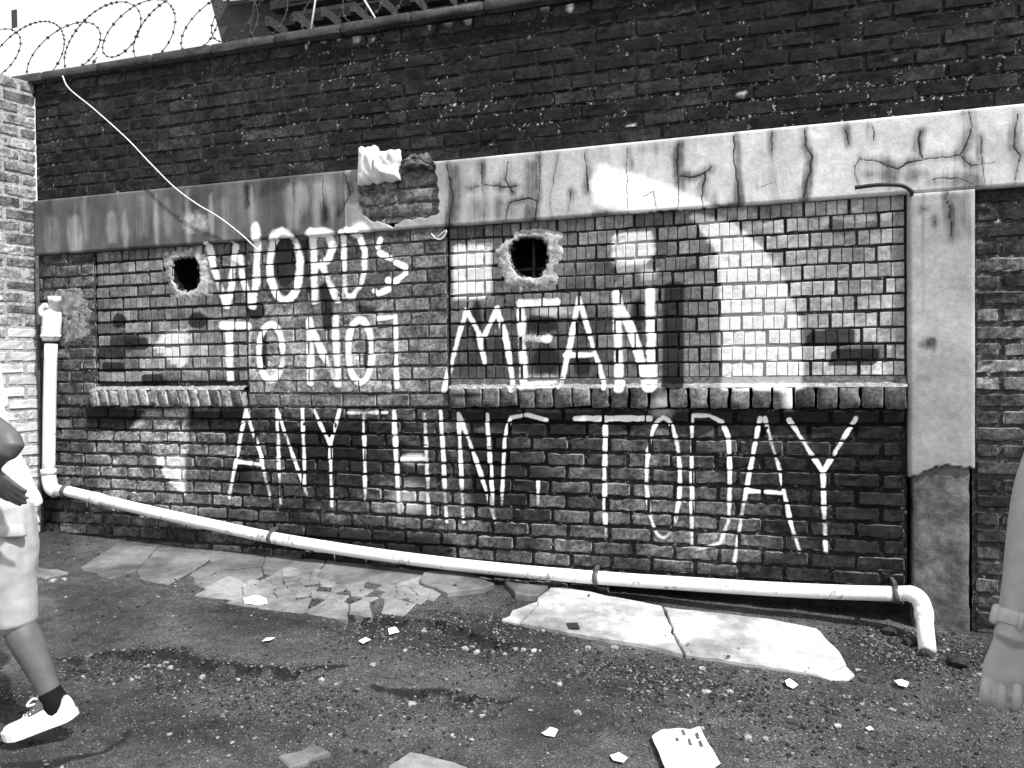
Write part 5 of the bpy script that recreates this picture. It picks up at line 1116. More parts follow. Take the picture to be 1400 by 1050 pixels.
# ------------------------------------------------------------------ concrete beam and column
def plate(name, parent, x0, x1, z0, z1, y, back, step, tone_fn, table, cracks, breaks=(), rough=0.0004, edge_r=0.006, low_edge=None, crack_w=0.0042):
    xs = np.linspace(x0, x1, int((x1 - x0) / step) + 1); zs = np.linspace(z0, z1, int((z1 - z0) / step) + 1)
    A, B = np.meshgrid(xs, zs); px, pz = A.ravel().copy(), B.ravel().copy()
    w, k, l = fields(px, pz, table)
    t = np.array([tone_fn(a, b) for a, b in zip(px, pz)])
    cr = np.zeros(len(px)); halo = np.zeros(len(px))
    n2 = np.array([nz(a * 25, b * 25, 7) for a, b in zip(px, pz)])
    n3 = np.array([nz(a * 5, b * 4, 17) for a, b in zip(px, pz)])
    for ci, q in enumerate(cracks):
        qa = np.array(q)
        sel = (px > qa[:, 0].min() - .1) & (px < qa[:, 0].max() + .1) & (pz > qa[:, 1].min() - .1) & (pz < qa[:, 1].max() + .1)
        if not sel.any(): continue
        d = line_dist(px[sel] + 0.008 * n2[sel], pz[sel] + 0.008 * np.roll(n2, 3)[sel], q)
        halo[sel] = np.maximum(halo[sel], (0.50 + 0.5 * n3[sel]) * np.exp(-(d / 0.045) ** 2))
        cr[sel] = np.maximum(cr[sel], np.exp(-(d / crack_w) ** 2) * np.clip(0.7 + 0.7 * n3[sel], 0.25, 1) + 0.10 * np.exp(-(d / 0.018) ** 2))
    cr = np.clip(cr, 0, 1)
    k = np.maximum(k, halo)
    t = t * (1 + 0.22 * np.array([nz(a * 3.3, b * 5, 14) for a, b in zip(px, pz)]))
    yy = y + 0.004 * np.array([fbm(a * 3, b * 3, 2, 3) for a, b in zip(px, pz)]) + RNG.uniform(-rough, rough, len(px)) + 0.004 * smooth01((cr - .5) * 2)
    # rounded long edges
    e = np.minimum.reduce([np.abs(pz - z0), np.abs(pz - z1), np.abs(px - x0), np.abs(px - x1)])
    yy += edge_r * smooth01(1 - e / 0.012)
    nx = len(xs); ii = (np.arange(len(zs) - 1)[:, None] * nx + np.arange(nx - 1)[None]).ravel()
    f = np.stack([ii, ii + 1, ii + 1 + nx, ii + nx], 1)
    cx, cz = px[f].mean(1), pz[f].mean(1)
    ok = np.ones(len(f), bool)
    for b in breaks: ok &= ~inside(cx + 0.006 * np.sin(cz * 90), cz + 0.006 * np.sin(cx * 70), b)
    if low_edge is not None:
        ez = np.interp(cx, [p[0] for p in low_edge], [p[1] for p in low_edge])
        ok &= cz > ez + 0.004 * np.sin(cx * 120)
    f = f[ok]
    # boundary edges get a return to `back`
    from collections import Counter
    cnt = Counter()
    for q in f.tolist():
        for a, b in zip(q, q[1:] + q[:1]): cnt[(a, b)] += 1
    V = np.stack([px, yy, pz], 1).tolist(); col = np.stack([t + l * (0.55 - t), cr, w, k], 1).tolist()
    F = f.tolist(); back_of = {}
    for (a, b) in list(cnt):
        if (b, a) in cnt: continue
        for q in (a, b):
            if q not in back_of:
                back_of[q] = len(V); V.append((V[q][0], back, V[q][2])); col.append(col[q])
        F.append((b, a, back_of[a], back_of[b]))
    V = np.array(V); col = np.array(col)
    used = np.unique(np.concatenate([np.array(q) for q in F])); remap = -np.ones(len(V), int); remap[used] = np.arange(len(used))
    return mesh_obj(name, V[used], [[int(remap[i]) for i in q] for q in F], M_PLASTER, parent, attr=col[used])

def beam_tone(x, z):
    if x < -2.4: return 0.11 + 0.05 * nz(x * 3, z * 2) + 0.04 * nz(x * 12, z * 5)
    return 0.28 + 0.30 * min(1, max(0, (x + 2.4) / 2.2))
bt = empty('concrete_beam', (-1.7, 0.0, BEAM_Z0), 'long cracked concrete beam, pale at one end and streaked with dirt at the other', 'concrete beam', kind='thing')
beam = plate('beam_face', bt, COR, 1.66, BEAM_Z0, BEAM_Z1, -0.022, 0.06, 0.0055, beam_tone, BEAM_PAINT, BEAM_CRACKS, breaks=[BREAK])
hm_set(COR, 1.66, BEAM_Z0, BEAM_Z1, -0.026)
box('beam_core', COR, 1.66, 0.055, 0.3, BEAM_Z0 + .004, BEAM_Z1 - .004, M_BLACKHOLE, bt)
# bricks bared where the render has fallen off
for (a, b, c, d) in ((-2.36, -2.06, 2.60, 2.70), (-2.05, -1.76, 2.60, 2.70), (-2.36, -2.06, 2.515, 2.595), (-2.05, -1.76, 2.515, 2.595), (-2.36, -2.1, 2.43, 2.51), (-2.09, -1.76, 2.43, 2.51)):
    V, F, E = brick_mesh(a + .004, b - .004, c + .003, d - .003, 0.004 + RB.uniform(-.003, .003), 0.08, RB, 0.8, 4, 2)
    mesh_obj('bared_brick', V, F, M_BRICK, bt, attr=look(V, E, RB.uniform(0.12, 0.19), NOP, 0.8))
sheet('mortar', bt, -2.38, -1.74, 2.4, 2.72, 0.014, 0.02, M_MORTAR, lambda x, z: 0.1, NOP, pale=0.4)

ct = empty('concrete_column', (0.88, 0.0, 0.15), 'upright concrete column with broken lower render beside the pipe elbow', 'concrete column', kind='thing')
def col_tone(x, z): return 0.36 - 0.12 * max(0, min(1, (1.6 - z) / 0.8)) + 0.03 * nz(x * 4, z * 2)
COLP = [('k', .5, .02, [(COLX0 + .055, 2.36), (COLX0 + .085, 2.36), (COLX0 + .08, 1.75), (COLX0 + .06, 1.75)]),
        ('k', .45, .08, [(COLX0 + .15, 2.37), (COLX1, 2.37), (COLX1, 2.1), (COLX0 + .2, 2.15)]),
        ('w', .0, .01, [(9, 9), (9.1, 9), (9, 9.1)])]
COLC = [[(0.80, 2.262), (0.803, 2.258)], [(0.85, 2.19), (0.852, 2.21)], [(0.90, 2.36), (0.92, 2.24), (0.93, 2.12)], [(0.82, 1.60), (0.822, 1.603)], [(0.80, 1.43), (0.802, 1.432)]]
plate('render', ct, COLX0 + .003, COLX1, 0.93, BEAM_Z0 - .003, -0.028, 0.05, 0.0085, col_tone, COLP, COLC, low_edge=PLASTER_EDGE, edge_r=0.010)
V, F, E = brick_mesh(COLX0 + .022, COLX1 - .018, 0.02, 1.06, -0.010, 0.1, RB, 0.8, 6, 20)
mesh_obj('column_core', V, F, M_COLUMN, ct)
hm_set(COLX0, COLX1, 1.0, BEAM_Z0, -0.03)

# ------------------------------------------------------------------ pale side wall running towards the camera from the corner
DX, DY = -0.296, -0.955
sw = empty('brick_wall', (COR - .15, -0.5, 0.3), 'pale sunlit side brick wall in the corner behind the walking man', 'brick wall', kind='thing')
def to_side(V):
    return [(COR + 0.0 + s * DX + y * 0.955, s * DY - y * -0.296 * -1, z) if False else (COR + s * DX - y * 0.955, s * DY + y * 0.296, z) for s, y, z in V]
n = int(round((3.585 - 0.26) / 0.083))
for c in range(n):
    zb = 0.26 + c * 0.083
    s = -0.02 + RB.uniform(-.004, .004)
    first = 0.112 if c % 2 else 0.226
    while s < 1.3:
        e = s + (first if first else 0.226 + RB.uniform(-.006, .006)); first = 0
        V, F, E = brick_mesh(s + .007, e - .007, zb + .007 + RB.uniform(-.002, .002), zb + .083 - .007, RB.uniform(-.003, .003), 0.1, RB, 1.1, 4, 2)
        V = to_side(V)
        up = zb / 3.6
        painted = 0.9 if zb < 1.75 + RB.uniform(-.08, .08) else 0.0
        tn = RB.uniform(0.08, 0.24)
        A = np.tile([tn, 0.55 * painted, 0, 0], (len(V), 1)); A[:, 3] = E
        mesh_obj('brick', V, [f[::-1] for f in F], M_SIDE, sw, smooth=False, attr=A)
        s = e
V = []; xs = np.arange(0, 1.32, .03); zs = np.arange(0.2, 3.6, .03)
for z in zs:
    for s in xs: V.append((s, 0.008 + RNG.uniform(-.003, .003), min(z, 3.583)))
nx = len(xs); ii = (np.arange(len(zs) - 1)[:, None] * nx + np.arange(nx - 1)[None]).ravel()
f = np.stack([ii, ii + nx, ii + 1 + nx, ii + 1], 1).tolist()
zz = np.array(V)[:, 2]
mesh_obj('mortar', to_side(V), f, M_MORTAR, sw, attr=np.stack([np.full(len(V), 0.32), 0.5 * (zz < 1.75), 0 * zz, 0 * zz + .2], 1))
# solid behind and top
tv = to_side([(0, 0.011, 3.581), (1.32, 0.011, 3.581), (1.32, 0.24, 3.581), (0, 0.24, 3.581), (0, 0.24, 0.1), (1.32, 0.24, 0.1), (1.32, 0.011, 0.1), (0, .011, .1)])
mesh_obj('wall_core', tv, [(0, 1, 2, 3), (3, 2, 5, 4), (1, 6, 5, 2)], M_SMEAR, sw, smooth=False)

# ------------------------------------------------------------------ tubes
def tube_data(pts, rad, seg=12, caps=True):
    P = [Vector(p) for p in pts]; n = len(P)
    rads = rad if isinstance(rad, (list, tuple)) else [rad] * n
    V, F = [], []
    up = Vector((0, 0, 1))
    prev = None
    for i in range(n):
        t = (P[min(i + 1, n - 1)] - P[max(i - 1, 0)]).normalized()
        if prev is None:
            a = t.orthogonal().normalized()
        else:
            a = (prev - t * prev.dot(t)).normalized()
        prev = a; b = t.cross(a)
        for k in range(seg):
            an = 2 * math.pi * k / seg
            V.append(tuple(P[i] + (a * math.cos(an) + b * math.sin(an)) * rads[i]))
    for i in range(n - 1):
        for k in range(seg):
            j = (k + 1) % seg
            F.append((i * seg + k, i * seg + j, (i + 1) * seg + j, (i + 1) * seg + k))
    if caps:
        F.append(list(range(seg))[::-1]); F.append([(n - 1) * seg + k for k in range(seg)])
    return V, F
def tube(name, pts, rad, mat, parent=None, seg=12, caps=True):
    V, F = tube_data(pts, rad, seg, caps)
    return mesh_obj(name, V, F, mat, parent)
def catmull(pts, k=6):
    P = [np.array(p, float) for p in pts]; P = [2 * P[0] - P[1]] + P + [2 * P[-1] - P[-2]]
    out = []
    for i in range(1, len(P) - 2):
        for j in range(k):
            t = j / k
            out.append(tuple(0.5 * ((2 * P[i]) + (-P[i - 1] + P[i + 1]) * t + (2 * P[i - 1] - 5 * P[i] + 4 * P[i + 1] - P[i + 2]) * t * t + (-P[i - 1] + 3 * P[i] - 3 * P[i + 1] + P[i + 2]) * t ** 3)))
    out.append(tuple(P[-2]))
    return out

# ------------------------------------------------------------------ white waste pipe
PR = 0.037
pp = empty('drain_pipe', (-2.0, -0.09, 0.3), 'long white plastic waste pipe sagging along the foot of the wall', 'pipe')
vt = [(x, -0.066, z) for x, z in PIPE_TOP]
tube('upright_pipe', catmull([vt[2], vt[3], (vt[4][0], -.066, 0.80)], 5), 0.041, M_PIPE, pp, 20)
topx = vt[1][0]
sx, sz = vt[1][0], vt[1][2]
tube('inlet_socket', [(sx, -.066, sz + .03), (sx, -.066, sz + .012), (sx - .002, -.066, sz - .02), (vt[2][0] + .002, -.066, vt[2][2] + .075), (vt[2][0], -.066, vt[2][2] + .05), (vt[2][0], -.066, vt[2][2] + .03), (vt[2][0], -.066, vt[2][2] + .02)], [.042, .056, .060, .061, .061, .053, .049], M_PIPE, pp, 20)
tube('socket_ring', [(vt[2][0], -.066, vt[2][2] + .062), (vt[2][0], -.066, vt[2][2] + .045)], .065, M_PIPE, pp, 20)
tube('inlet_stub', [(sx + .020, -.066, sz + .015), (sx + .021, -.066, sz + .085), (sx + .021, -.066, sz + .088), (sx + .021, -.066, sz + .125)], [.034, .033, .040, .041], M_PIPE, pp, 16)
tube('access_lug', catmull([(sx - .01, -.075, sz + .055), (sx - .045, -.085, sz + .062), (sx - .072, -.09, sz + .035), (sx - .066, -.09, sz + .002), (sx - .03, -.085, sz - .012)], 5), .019, M_PIPE, pp, 12)
lowp = [(x, -0.062 - 0.04 * smooth01((x + 1.0) / 1.6), z) for x, z in PIPE]
bend = catmull([(vt[4][0], -.066, 0.83), (vt[4][0] + .002, -.066, 0.76), (vt[4][0] + .022, -.066, 0.705), (vt[4][0] + .07, -.066, 0.678)], 5)
tube('elbow', bend, [0.047] * len(bend), M_PIPE, pp, 20)
tube('elbow_collar', [(vt[4][0], -.066, 0.80), (vt[4][0], -.066, 0.835)], 0.051, M_PIPE, pp, 20)
run = catmull(lowp[1:], 5)
tube('sloping_pipe', [(vt[4][0] + .06, -.066, 0.685)] + run, PR, M_PIPE, pp, 20)
tube('rubber_ring', [(lowp[1][0] - .015, lowp[1][1], lowp[1][2] + .003), (lowp[1][0] + .012, lowp[1][1], lowp[1][2] - .004)], 0.046, M_RUBBER, pp, 20)
tube('coupling', [(lowp[2][0] - .02, lowp[2][1], lowp[2][2] + .004), (lowp[2][0] + .05, lowp[2][1], lowp[2][2] - .01)], 0.042, M_PIPE, pp, 20)
for i in (5, 9, 13):
    p, q = Vector(lowp[i]), Vector(lowp[min(i + 1, 13)]) if i < 13 else Vector(lowp[13]) * 2 - Vector(lowp[12])
    d = (q - p).normalized() * 0.014
    c = tube('clamp', [tuple(p - d), tuple(p + d)], PR + 0.005, M_RUBBER, pp, 20)
    box('clamp_lug', p.x - .008, p.x + .008, p.y - 0.012, 0.0, p.z + PR, p.z + PR + 0.02, M_RUBBER, c)
e = [(x, -0.115, z) for x, z in ELBOW]
gout = OUT[0]
el = catmull([lowp[13], (e[1][0] - .03, -.12, e[1][2] + .002), (e[1][0] + .012, -.13, e[1][2] - .02), (e[1][0] + .03, -.15, e[1][2] - .075)], 5)
tube('elbow', el, [PR] * 5 + [PR + .004] * (len(el) - 5), M_PIPE, pp, 20)
gz_out = float(ground_z(gout[0], gout[1])[0])
end = Vector((gout[0] + .004, gout[1] + .02, gz_out + 0.015)); st = Vector(el[-2])
tube('outlet_pipe', [tuple(st), tuple(st.lerp(end, .5)), tuple(end)], PR + .001, M_PIPE, pp, 20)
dd = (end - st).normalized()
tube('outlet_collar', [tuple(st + dd * .01), tuple(st + dd * .055)], PR + 0.006, M_PIPE, pp, 20)

# thin dark conduit in the corner
tube('conduit', [(COR + .035, -0.03, 0.3), (COR + .035, -0.03, 2.34)], 0.012, M_RUST, None, 10)
tag(bpy.data.objects['conduit'], 'thin dark metal conduit standing in the corner beside the upright white pipe', 'conduit')

# ------------------------------------------------------------------ graffiti lettering: thin skins of spray paint that follow the relief
def relief(px, pz):
    i = np.clip(((pz - HZ0) / HS).round().astype(int), 1, HM.shape[0] - 2); j = np.clip(((px - HX0) / HS).round().astype(int), 1, HM.shape[1] - 2)
    m = HM[i, j]
    for a, b in ((1, 0), (-1, 0), (0, 1), (0, -1)): m = np.minimum(m, HM[i + a, j + b])
    deep = HM[i, j] - m
    return m, JM[i, j]
def letter(name, parent, strokes, half, soft, step=0.0075, fade=False):
    q = np.array([p for s in strokes for p in s]); mgn = half + soft * 2.2 + 0.01
    x0, z0 = q.min(0) - mgn; x1, z1 = q.max(0) + mgn
    xs = np.arange(x0, x1, step); zs = np.arange(z0, z1, step)
    A, B = np.meshgrid(xs, zs); px, pz = A.ravel(), B.ravel()
    wob = np.array([nz(a * 16, b * 16, 5) for a, b in zip(px, pz)])
    den = np.array([nz(a * 4.5 + 3, b * 6, 9) for a, b in zip(px, pz)])
    d = np.full(len(px), 9.0)
    for s in strokes: d = np.minimum(d, line_dist(px, pz, s))
    hw = half * (0.62 + 0.40 * wob)
    al = 1 - smooth01((d - hw + 0.004) / (soft * 1.3 + 0.008))
    al = al * (0.84 + 0.55 * den)
    if soft > 0.012:                                        # overspray haze round the strokes sprayed from a distance
        al = np.maximum(al, (0.34 + 0.3 * den) * np.exp(-(d / (half + soft * 1.3)) ** 2))
    if fade: al = al * (0.62 + 0.38 * smooth01((pz - z0) / (0.55 * (z1 - z0))))
    m, h = relief(px, pz)
    al = np.where(h, al * 0.16, al)
    nx = len(xs); ii = (np.arange(len(zs) - 1)[:, None] * nx + np.arange(nx - 1)[None]).ravel()
    f = np.stack([ii, ii + 1, ii + 1 + nx, ii + nx], 1)
    f = f[(d[f].min(1) < half + soft * 1.6)]
    used = np.unique(f); remap = -np.ones(len(px), int); remap[used] = np.arange(len(used))
    V = np.stack([px, m - 0.005, pz], 1)[used]
    col = np.stack([al, al, al, np.ones(len(al))], 1)[used]
    return mesh_obj(name, V, remap[f].tolist(), M_SPRAY, parent, attr=col)
WHERE = {'WORDS': 'white spray-painted word WORDS below the beam beside the square hole', 'TO': 'white spray-painted word TO above the short sill',
         'NOT': 'white spray-painted word NOT on the middle brick pier', 'MEAN': 'white spray-painted word MEAN under the round hole',
         'ANYTHING': 'white spray-painted word ANYTHING on the lower brick wall', 'TODAY': 'white spray-painted word TODAY below the long sill'}
for w, ls in WORDS:
    pts = np.array([p for l in ls for s in l[3] for p in s])
    o = empty('painted_word', (float(pts[:, 0].mean()), 0.0, float(pts[:, 1].min())), WHERE[w], 'graffiti', 'graffiti words on the wall')
    for (n, half, soft, strokes) in ls:
        lo = letter('letter', o, strokes, half, soft, fade=w in ('ANYTHING', 'TODAY'))
        lo['label'] = 'painted letter ' + n

# ------------------------------------------------------------------ wires and bits on the wall
tube('loose_wire', catmull([(x, -0.045 - 0.03 * math.sin(math.pi * i / 9), z) for i, (x, z) in enumerate(WIRE)], 6), 0.0045, M_WIRE, None, 8)
tag(bpy.data.objects['loose_wire'], 'thin white wire hanging slantwise from the coping to the painted W', 'wire')
tube('cable_stub', catmull([(0.49, -.05, 2.392), (0.60, -.06, 2.395), (0.70, -.055, 2.385), (0.745, -.05, 2.355), (0.75, -.03, 2.34)], 6), 0.010, M_BLACKCABLE, None, 10)
tag(bpy.data.objects['cable_stub'], 'short black cable poking out where beam meets column', 'cable')
tube('string_scrap', catmull([(-1.83, -.012, 2.315), (-1.80, -.02, 2.285), (-1.765, -.025, 2.275), (-1.74, -.02, 2.30), (-1.73, -.02, 2.325), (-1.76, -.02, 2.31), (-1.79, -.015, 2.29)], 5), 0.004, M_WIRE, None, 6)
tag(bpy.data.objects['string_scrap'], 'small loop of white string caught under the broken beam patch', 'string')

# crumpled white bag stuffed above the broken beam
def crumple(name, cx, cz, wx, wz, y, thick, mat, seed, parent=None, nu=16, nv=16, rag=0.0):
    V, F = [], []
    for j in range(nv + 1):
        for i in range(nu + 1):
            u, v = i / nu * 2 - 1, j / nv * 2 - 1
            s = (1 - abs(u) ** 5) * (1 - abs(v) ** 5)
            fx = fbm(u * 1.6 + seed, v * 1.6, seed, 3)
            rid = 0.9 * abs(nz(u * .9 + v * .5 + seed, v * .5, 3)) + 0.14 * abs(nz(u * 2.6 - v * 1.2, v * .6 + seed, 8))
            V.append((cx + wx * u * (1 - .10 * v * (seed % 2)) * (1 + rag * nz(v * 3, seed, u)) + 0.012 * fx, y - thick * (0.25 + 0.75 * s) * (0.55 + 0.9 * rid), cz + wz * v * (1 + rag * 1.6 * nz(u * 3.2, seed + 2, v)) + 0.014 * nz(u * 2, v * 2, seed + 4) - rag * .06 * abs(u) ** 3))
    for j in range(nv):
        for i in range(nu):
            a = j * (nu + 1) + i; F.append((a, a + 1, a + nu + 2, a + nu + 1))
    base = len(V)
    ring = list(range(nu + 1)) + [j * (nu + 1) + nu for j in range(1, nv + 1)] + [nv * (nu + 1) + i for i in range(nu - 1, -1, -1)] + [j * (nu + 1) for j in range(nv - 1, 0, -1)]
    for r in ring: V.append((V[r][0], y + .01, V[r][2]))
    for k in range(len(ring)): F.append((ring[k], base + k, base + (k + 1) % len(ring), ring[(k + 1) % len(ring)]))
    return mesh_obj(name, V, F, mat, parent)
bag = empty('plastic_bag', (-2.16, -0.05, 2.63), 'crumpled white plastic bag wedged on the beam above the broken patch', 'plastic bag')
crumple('bag_fold', -2.225, 2.748, 0.066, 0.112, -0.03, 0.085, M_PLASTIC, 3, bag)
crumple('bag_fold', -2.105, 2.735, 0.085, 0.092, -0.02, 0.10, M_PLASTIC, 6, bag)
lump = crumple('mortar_lump', -1.915, 2.75, 0.105, 0.042, 0.0, 0.075, M_LUMP, 9, rag=0.5)
tag(lump, 'rough dark mortar lump beside the white plastic bag on the beam', 'mortar lump')

# ------------------------------------------------------------------ razor wire along the coping
rz = empty('razor_wire', (-3.3, 0.05, 3.63), 'coils of razor wire standing on the coping against the sky', 'razor wire')
def coil(x0, x1, turns, r, y, zc, phase, lean, seed):
    pts = []
    n = int(turns * 40)
    rr = random.Random(seed)
    ph = rr.uniform(0, 6)
    for i in range(n + 1):
        t = i / n; a = phase + 2 * math.pi * turns * t
        w = r * (1 + 0.12 * math.sin(3.1 * a / 6.28 + ph))
        pts.append((x0 + (x1 - x0) * t + lean * w * math.sin(a) + 0.02 * math.sin(a * .37 + ph), y + 0.10 * math.cos(a), zc + w * math.cos(a) + 0.03 * math.sin(a * 0.21 + ph)))
    return pts
def barbs(pts, every, size, parent, seed):
    rr = random.Random(seed); V, F = [], []
    acc = 0
    for a, b in zip(pts[:-1], pts[1:]):
        A, B = Vector(a), Vector(b); acc += (B - A).length
        if acc < every: continue
        acc = 0; t = (B - A).normalized(); u = t.orthogonal().normalized(); u = Matrix.Rotation(rr.uniform(0, 3.14), 3, t) @ u; w = t.cross(u)
        k = len(V)
        for s in (1, -1):
            V.extend([tuple(A + t * size * .9 * s), tuple(A + u * size * .7), tuple(A - u * size * .7), tuple(A + w * size * .45), tuple(A - w * size * .45)])
        F += [(k, k + 1, k + 3), (k, k + 3, k + 2), (k, k + 2, k + 4), (k, k + 4, k + 1), (k + 5, k + 8, k + 6), (k + 5, k + 7, k + 8), (k + 5, k + 9, k + 7), (k + 5, k + 6, k + 9)]
    o = mesh_obj('barbs', V, F, M_STEEL, parent, smooth=False); o['kind'] = 'stuff'
    return o
for (a, b, tn, r, y, zc, ph, ln, sd) in ((-5.7, -4.5, 3.4, 0.235, 0.08, 3.86, 0.4, 0.95, 1), (-4.55, -3.25, 4.1, 0.25, 0.10, 3.865, 2.2, 0.9, 2), (-3.4, -2.0, 4.2, 0.24, 0.10, 3.87, 1.0, 0.9, 3), (-2.3, -1.0, 3.6, 0.25, 0.1, 3.87, 0.2, 0.9, 5)):
    c = coil(a, b, tn, r, y, zc, ph, ln, sd)
    w = tube('wire_coil', c, 0.003, M_STEEL, rz, 6)
    barbs(c, 0.045, 0.019, w, sd)
mt = box('metal_tag', -5.19, -5.14, 0.10, 0.105, 4.05, 4.18, M_RUST)
tag(mt, 'small rusty metal tag hanging on the razor wire by the corner', 'metal tag')
for nm, q, lb in (('iron_rod', [(-2.66, 0.02, 3.56), (-2.61, 0.03, 3.85), (-2.6, 0.03, 4.0)], 'thin white rod leaning upright against the coping'),
                  ('iron_rod', [(-2.17, 0.0, 3.62), (-2.30, 0.05, 3.82), (-2.42, 0.08, 4.0)], 'slanting pale rod resting on the coping near the roof edge')):
    o = tube(nm, q, 0.006, M_WIRE, None, 8); tag(o, lb, 'rod', 'rods at the coping')

# ------------------------------------------------------------------ roof of the building beyond the wall
rf = empty('building', (-3.0, 5.0, 0), 'dark outbuilding with timber eaves and pale roof boards seen over the coping', 'building')
gq = [(-6.1, 0.0), (-6.22, 5.2), (-6.80, 7.2), (3.0, 7.2), (3.0, 0.0)]
mesh_obj('gable_wall', [(x, 4.0, z) for x, z in gq] + [(x, 9.0, z) for x, z in gq], [(0, 1, 2, 3, 4), (9, 8, 7, 6, 5), (0, 5, 6, 1), (1, 6, 7, 2), (2, 7, 8, 3), (3, 8, 9, 4)], M_GABLE, rf, smooth=False)
for i, (z, y) in enumerate(((5.62, 3.80), (5.80, 3.72), (5.99, 3.60), (6.2, 3.5))):
    box('beam', -5.55 + 0.1 * i, 3.2, y, y + .14, z, z + 0.10, (M_ROOF, M_COPING)[i % 2], rf)
for i in range(22):
    box('rafter', -5.3 + i * 0.36, -5.24 + i * 0.36, 3.4, 3.99, 5.45, 5.56, M_ROOF, rf)
for (xa, za, xb, zb, y) in ((-6.25, 6.10, -5.2, 6.06, 3.90), (-6.1, 6.04, -5.0, 5.98, 3.82), (-5.75, 5.95, -4.4, 5.90, 3.74), (-5.2, 5.84, -3.6, 5.80, 3.70), (-4.4, 5.72, -2.4, 5.68, 3.66)):
    mesh_obj('roof_board', [(xa, y, za), (xb, y, zb), (xb, y, zb + .022), (xa, y, za + .022), (xa, y + .09, za), (xb, y + .09, zb), (xb, y + .09, zb + .022), (xa, y + .09, za + .022)],
             [(0, 1, 2, 3), (7, 6, 5, 4), (3, 2, 6, 7), (0, 4, 5, 1), (1, 5, 6, 2), (0, 3, 7, 4)], M_ROOFPALE if y > 3.75 else M_COLUMN, rf, smooth=False)

# ------------------------------------------------------------------ litter and stones
def scrap(name, poly, h, mat, label, cat, group=None, curl=0.012, seed=0, step=0.012):
    """a thin curled sheet lying on the ground, with its own thickness"""
    q = np.array(poly); c = q.mean(0); na, nr = 48, 12
    px, py = [c[0]], [c[1]]; F = []
    angs = sorted([math.atan2(p[1] - c[1], p[0] - c[0]) for p in poly] + [2 * math.pi * i / na - math.pi for i in range(na)])
    na = len(angs)
    for an in angs:
        ro = ray_poly(c, an, poly)
        for j in range(1, nr + 1):
            px.append(c[0] + ro * j / nr * math.cos(an)); py.append(c[1] + ro * j / nr * math.sin(an))
    for i in range(na):
        k = (i + 1) % na
        F.append((0, 1 + i * nr, 1 + k * nr))
        for j in range(nr - 1): F.append((1 + i * nr + j, 2 + i * nr + j, 2 + k * nr + j, 1 + k * nr + j))
    px, py = np.array(px), np.array(py)
    z = ground_z(px, py) + h + curl * np.array([0.5 + nz(a * 9 + seed, b * 9, seed) for a, b in zip(px, py)])
    o = mesh_obj(name, np.stack([px, py, z], 1), F, mat)
    s = o.modifiers.new('thickness', 'SOLIDIFY'); s.thickness = 0.002; s.offset = 1
    tag(o, label, cat, group)
    return o
PL = ['small white block-like paper scrap near the crazed screed', 'torn white paper scrap on the asphalt in front of the slab', 'little white folded card at the bottom edge beside the newspaper', 'tiny pale paper chip among gravel below the crazed screed',
      'pale paper chip lying just under the broken screed edge', 'curled white paper strip at the near corner of the pale slab', 'slim white paper sliver on bare asphalt left of centre', 'white paper scrap on the asphalt below the pipe outlet', 'small dark scrap lying on the pale slab', 'tiny white paper chip on bare asphalt far from the wall']
for i, q in enumerate(PAPERS):
    if i == 8:
        q = [(x, y) for x, y in q]
    scrap('paper_scrap', q, 0.026 if i == 8 else 0.006, M_DARKPAPER if i == 8 else M_PAPER, PL[i], 'paper', 'scraps of litter', 0.004 if i == 8 else 0.014, seed=i)

def news_material():
    m = Mat('newsprint')
    n1 = m.noise(18, 4); n2 = m.noise(1.0, 2, 0.5, m.stretch(12, 160, 12))
    g = m.ramp(n1, 0.3, 0.7, 0.66, 0.85)
    g = m.math('MULTIPLY', g, m.ramp(n2, 0.45, 0.6, 0.85, 1.0))
    return m.finish(g, 0.9, 0.1, n1, 0.2, 0.004)
M_NEWS = news_material()
nw = scrap('newspaper', NEWS, 0.012, M_NEWS, 'crumpled newspaper sheet with small grey pictures lying on the asphalt', 'newspaper', None, 0.02, seed=4)
for pq in PICS:
    P = np.array(pq)
    zz = ground_z(P[:, 0], P[:, 1]) + 0.012 + 0.02 * np.array([0.5 + nz(a * 9 + 4, b * 9, 4) for a, b in pq]) + 0.004
    po = mesh_obj('printed_picture', np.c_[P, zz], [(0, 1, 2, 3)], M_RUBBER, nw, smooth=False)
t = slab('board_scrap', BOARD, 0.02, 0.03, M_MOSAIC, None, seed=200); tag(t, 'flat pale board lying at the bottom edge of the picture', 'board')
t = slab('board_scrap', BOARD2, 0.016, 0.03, M_APRON, None, seed=201); tag(t, 'flat grey piece of broken screed set in the asphalt near the bottom edge', 'screed piece')
t = slab('drain_cover', [(-4.45, -0.62), (-3.95, -0.66), (-4.0, -0.78), (-4.5, -0.76)], 0.012, 0.04, M_MOSAIC, None, seed=202); tag(t, 'low pale cover set in the ground behind the walking man', 'drain cover')
for i, (x, y) in enumerate(STONES):
    o = stone_obj('stone', x, y, random.uniform(0.008, 0.019), M_STONE, 300 + i, 0.6)
    tag(o, 'pale loose stone lying on the broken asphalt', 'stone', 'larger loose stones on the asphalt')
BL = ['dark clod beside the pipe outlet', 'round dark clod right of the pipe outlet', 'small dark clod touching the pipe outlet', 'dark clod under the pipe elbow near the column', 'broken half brick on the screed under the sagging pipe']
for i, (x, y) in enumerate(BLOCKS):
    o = stone_obj('rubble', x, y, (0.05, 0.055, 0.035, 0.045, 0.05)[i], M_DARKSTONE, 400 + i, 0.6); tag(o, BL[i], 'rubble', 'dark rubble')

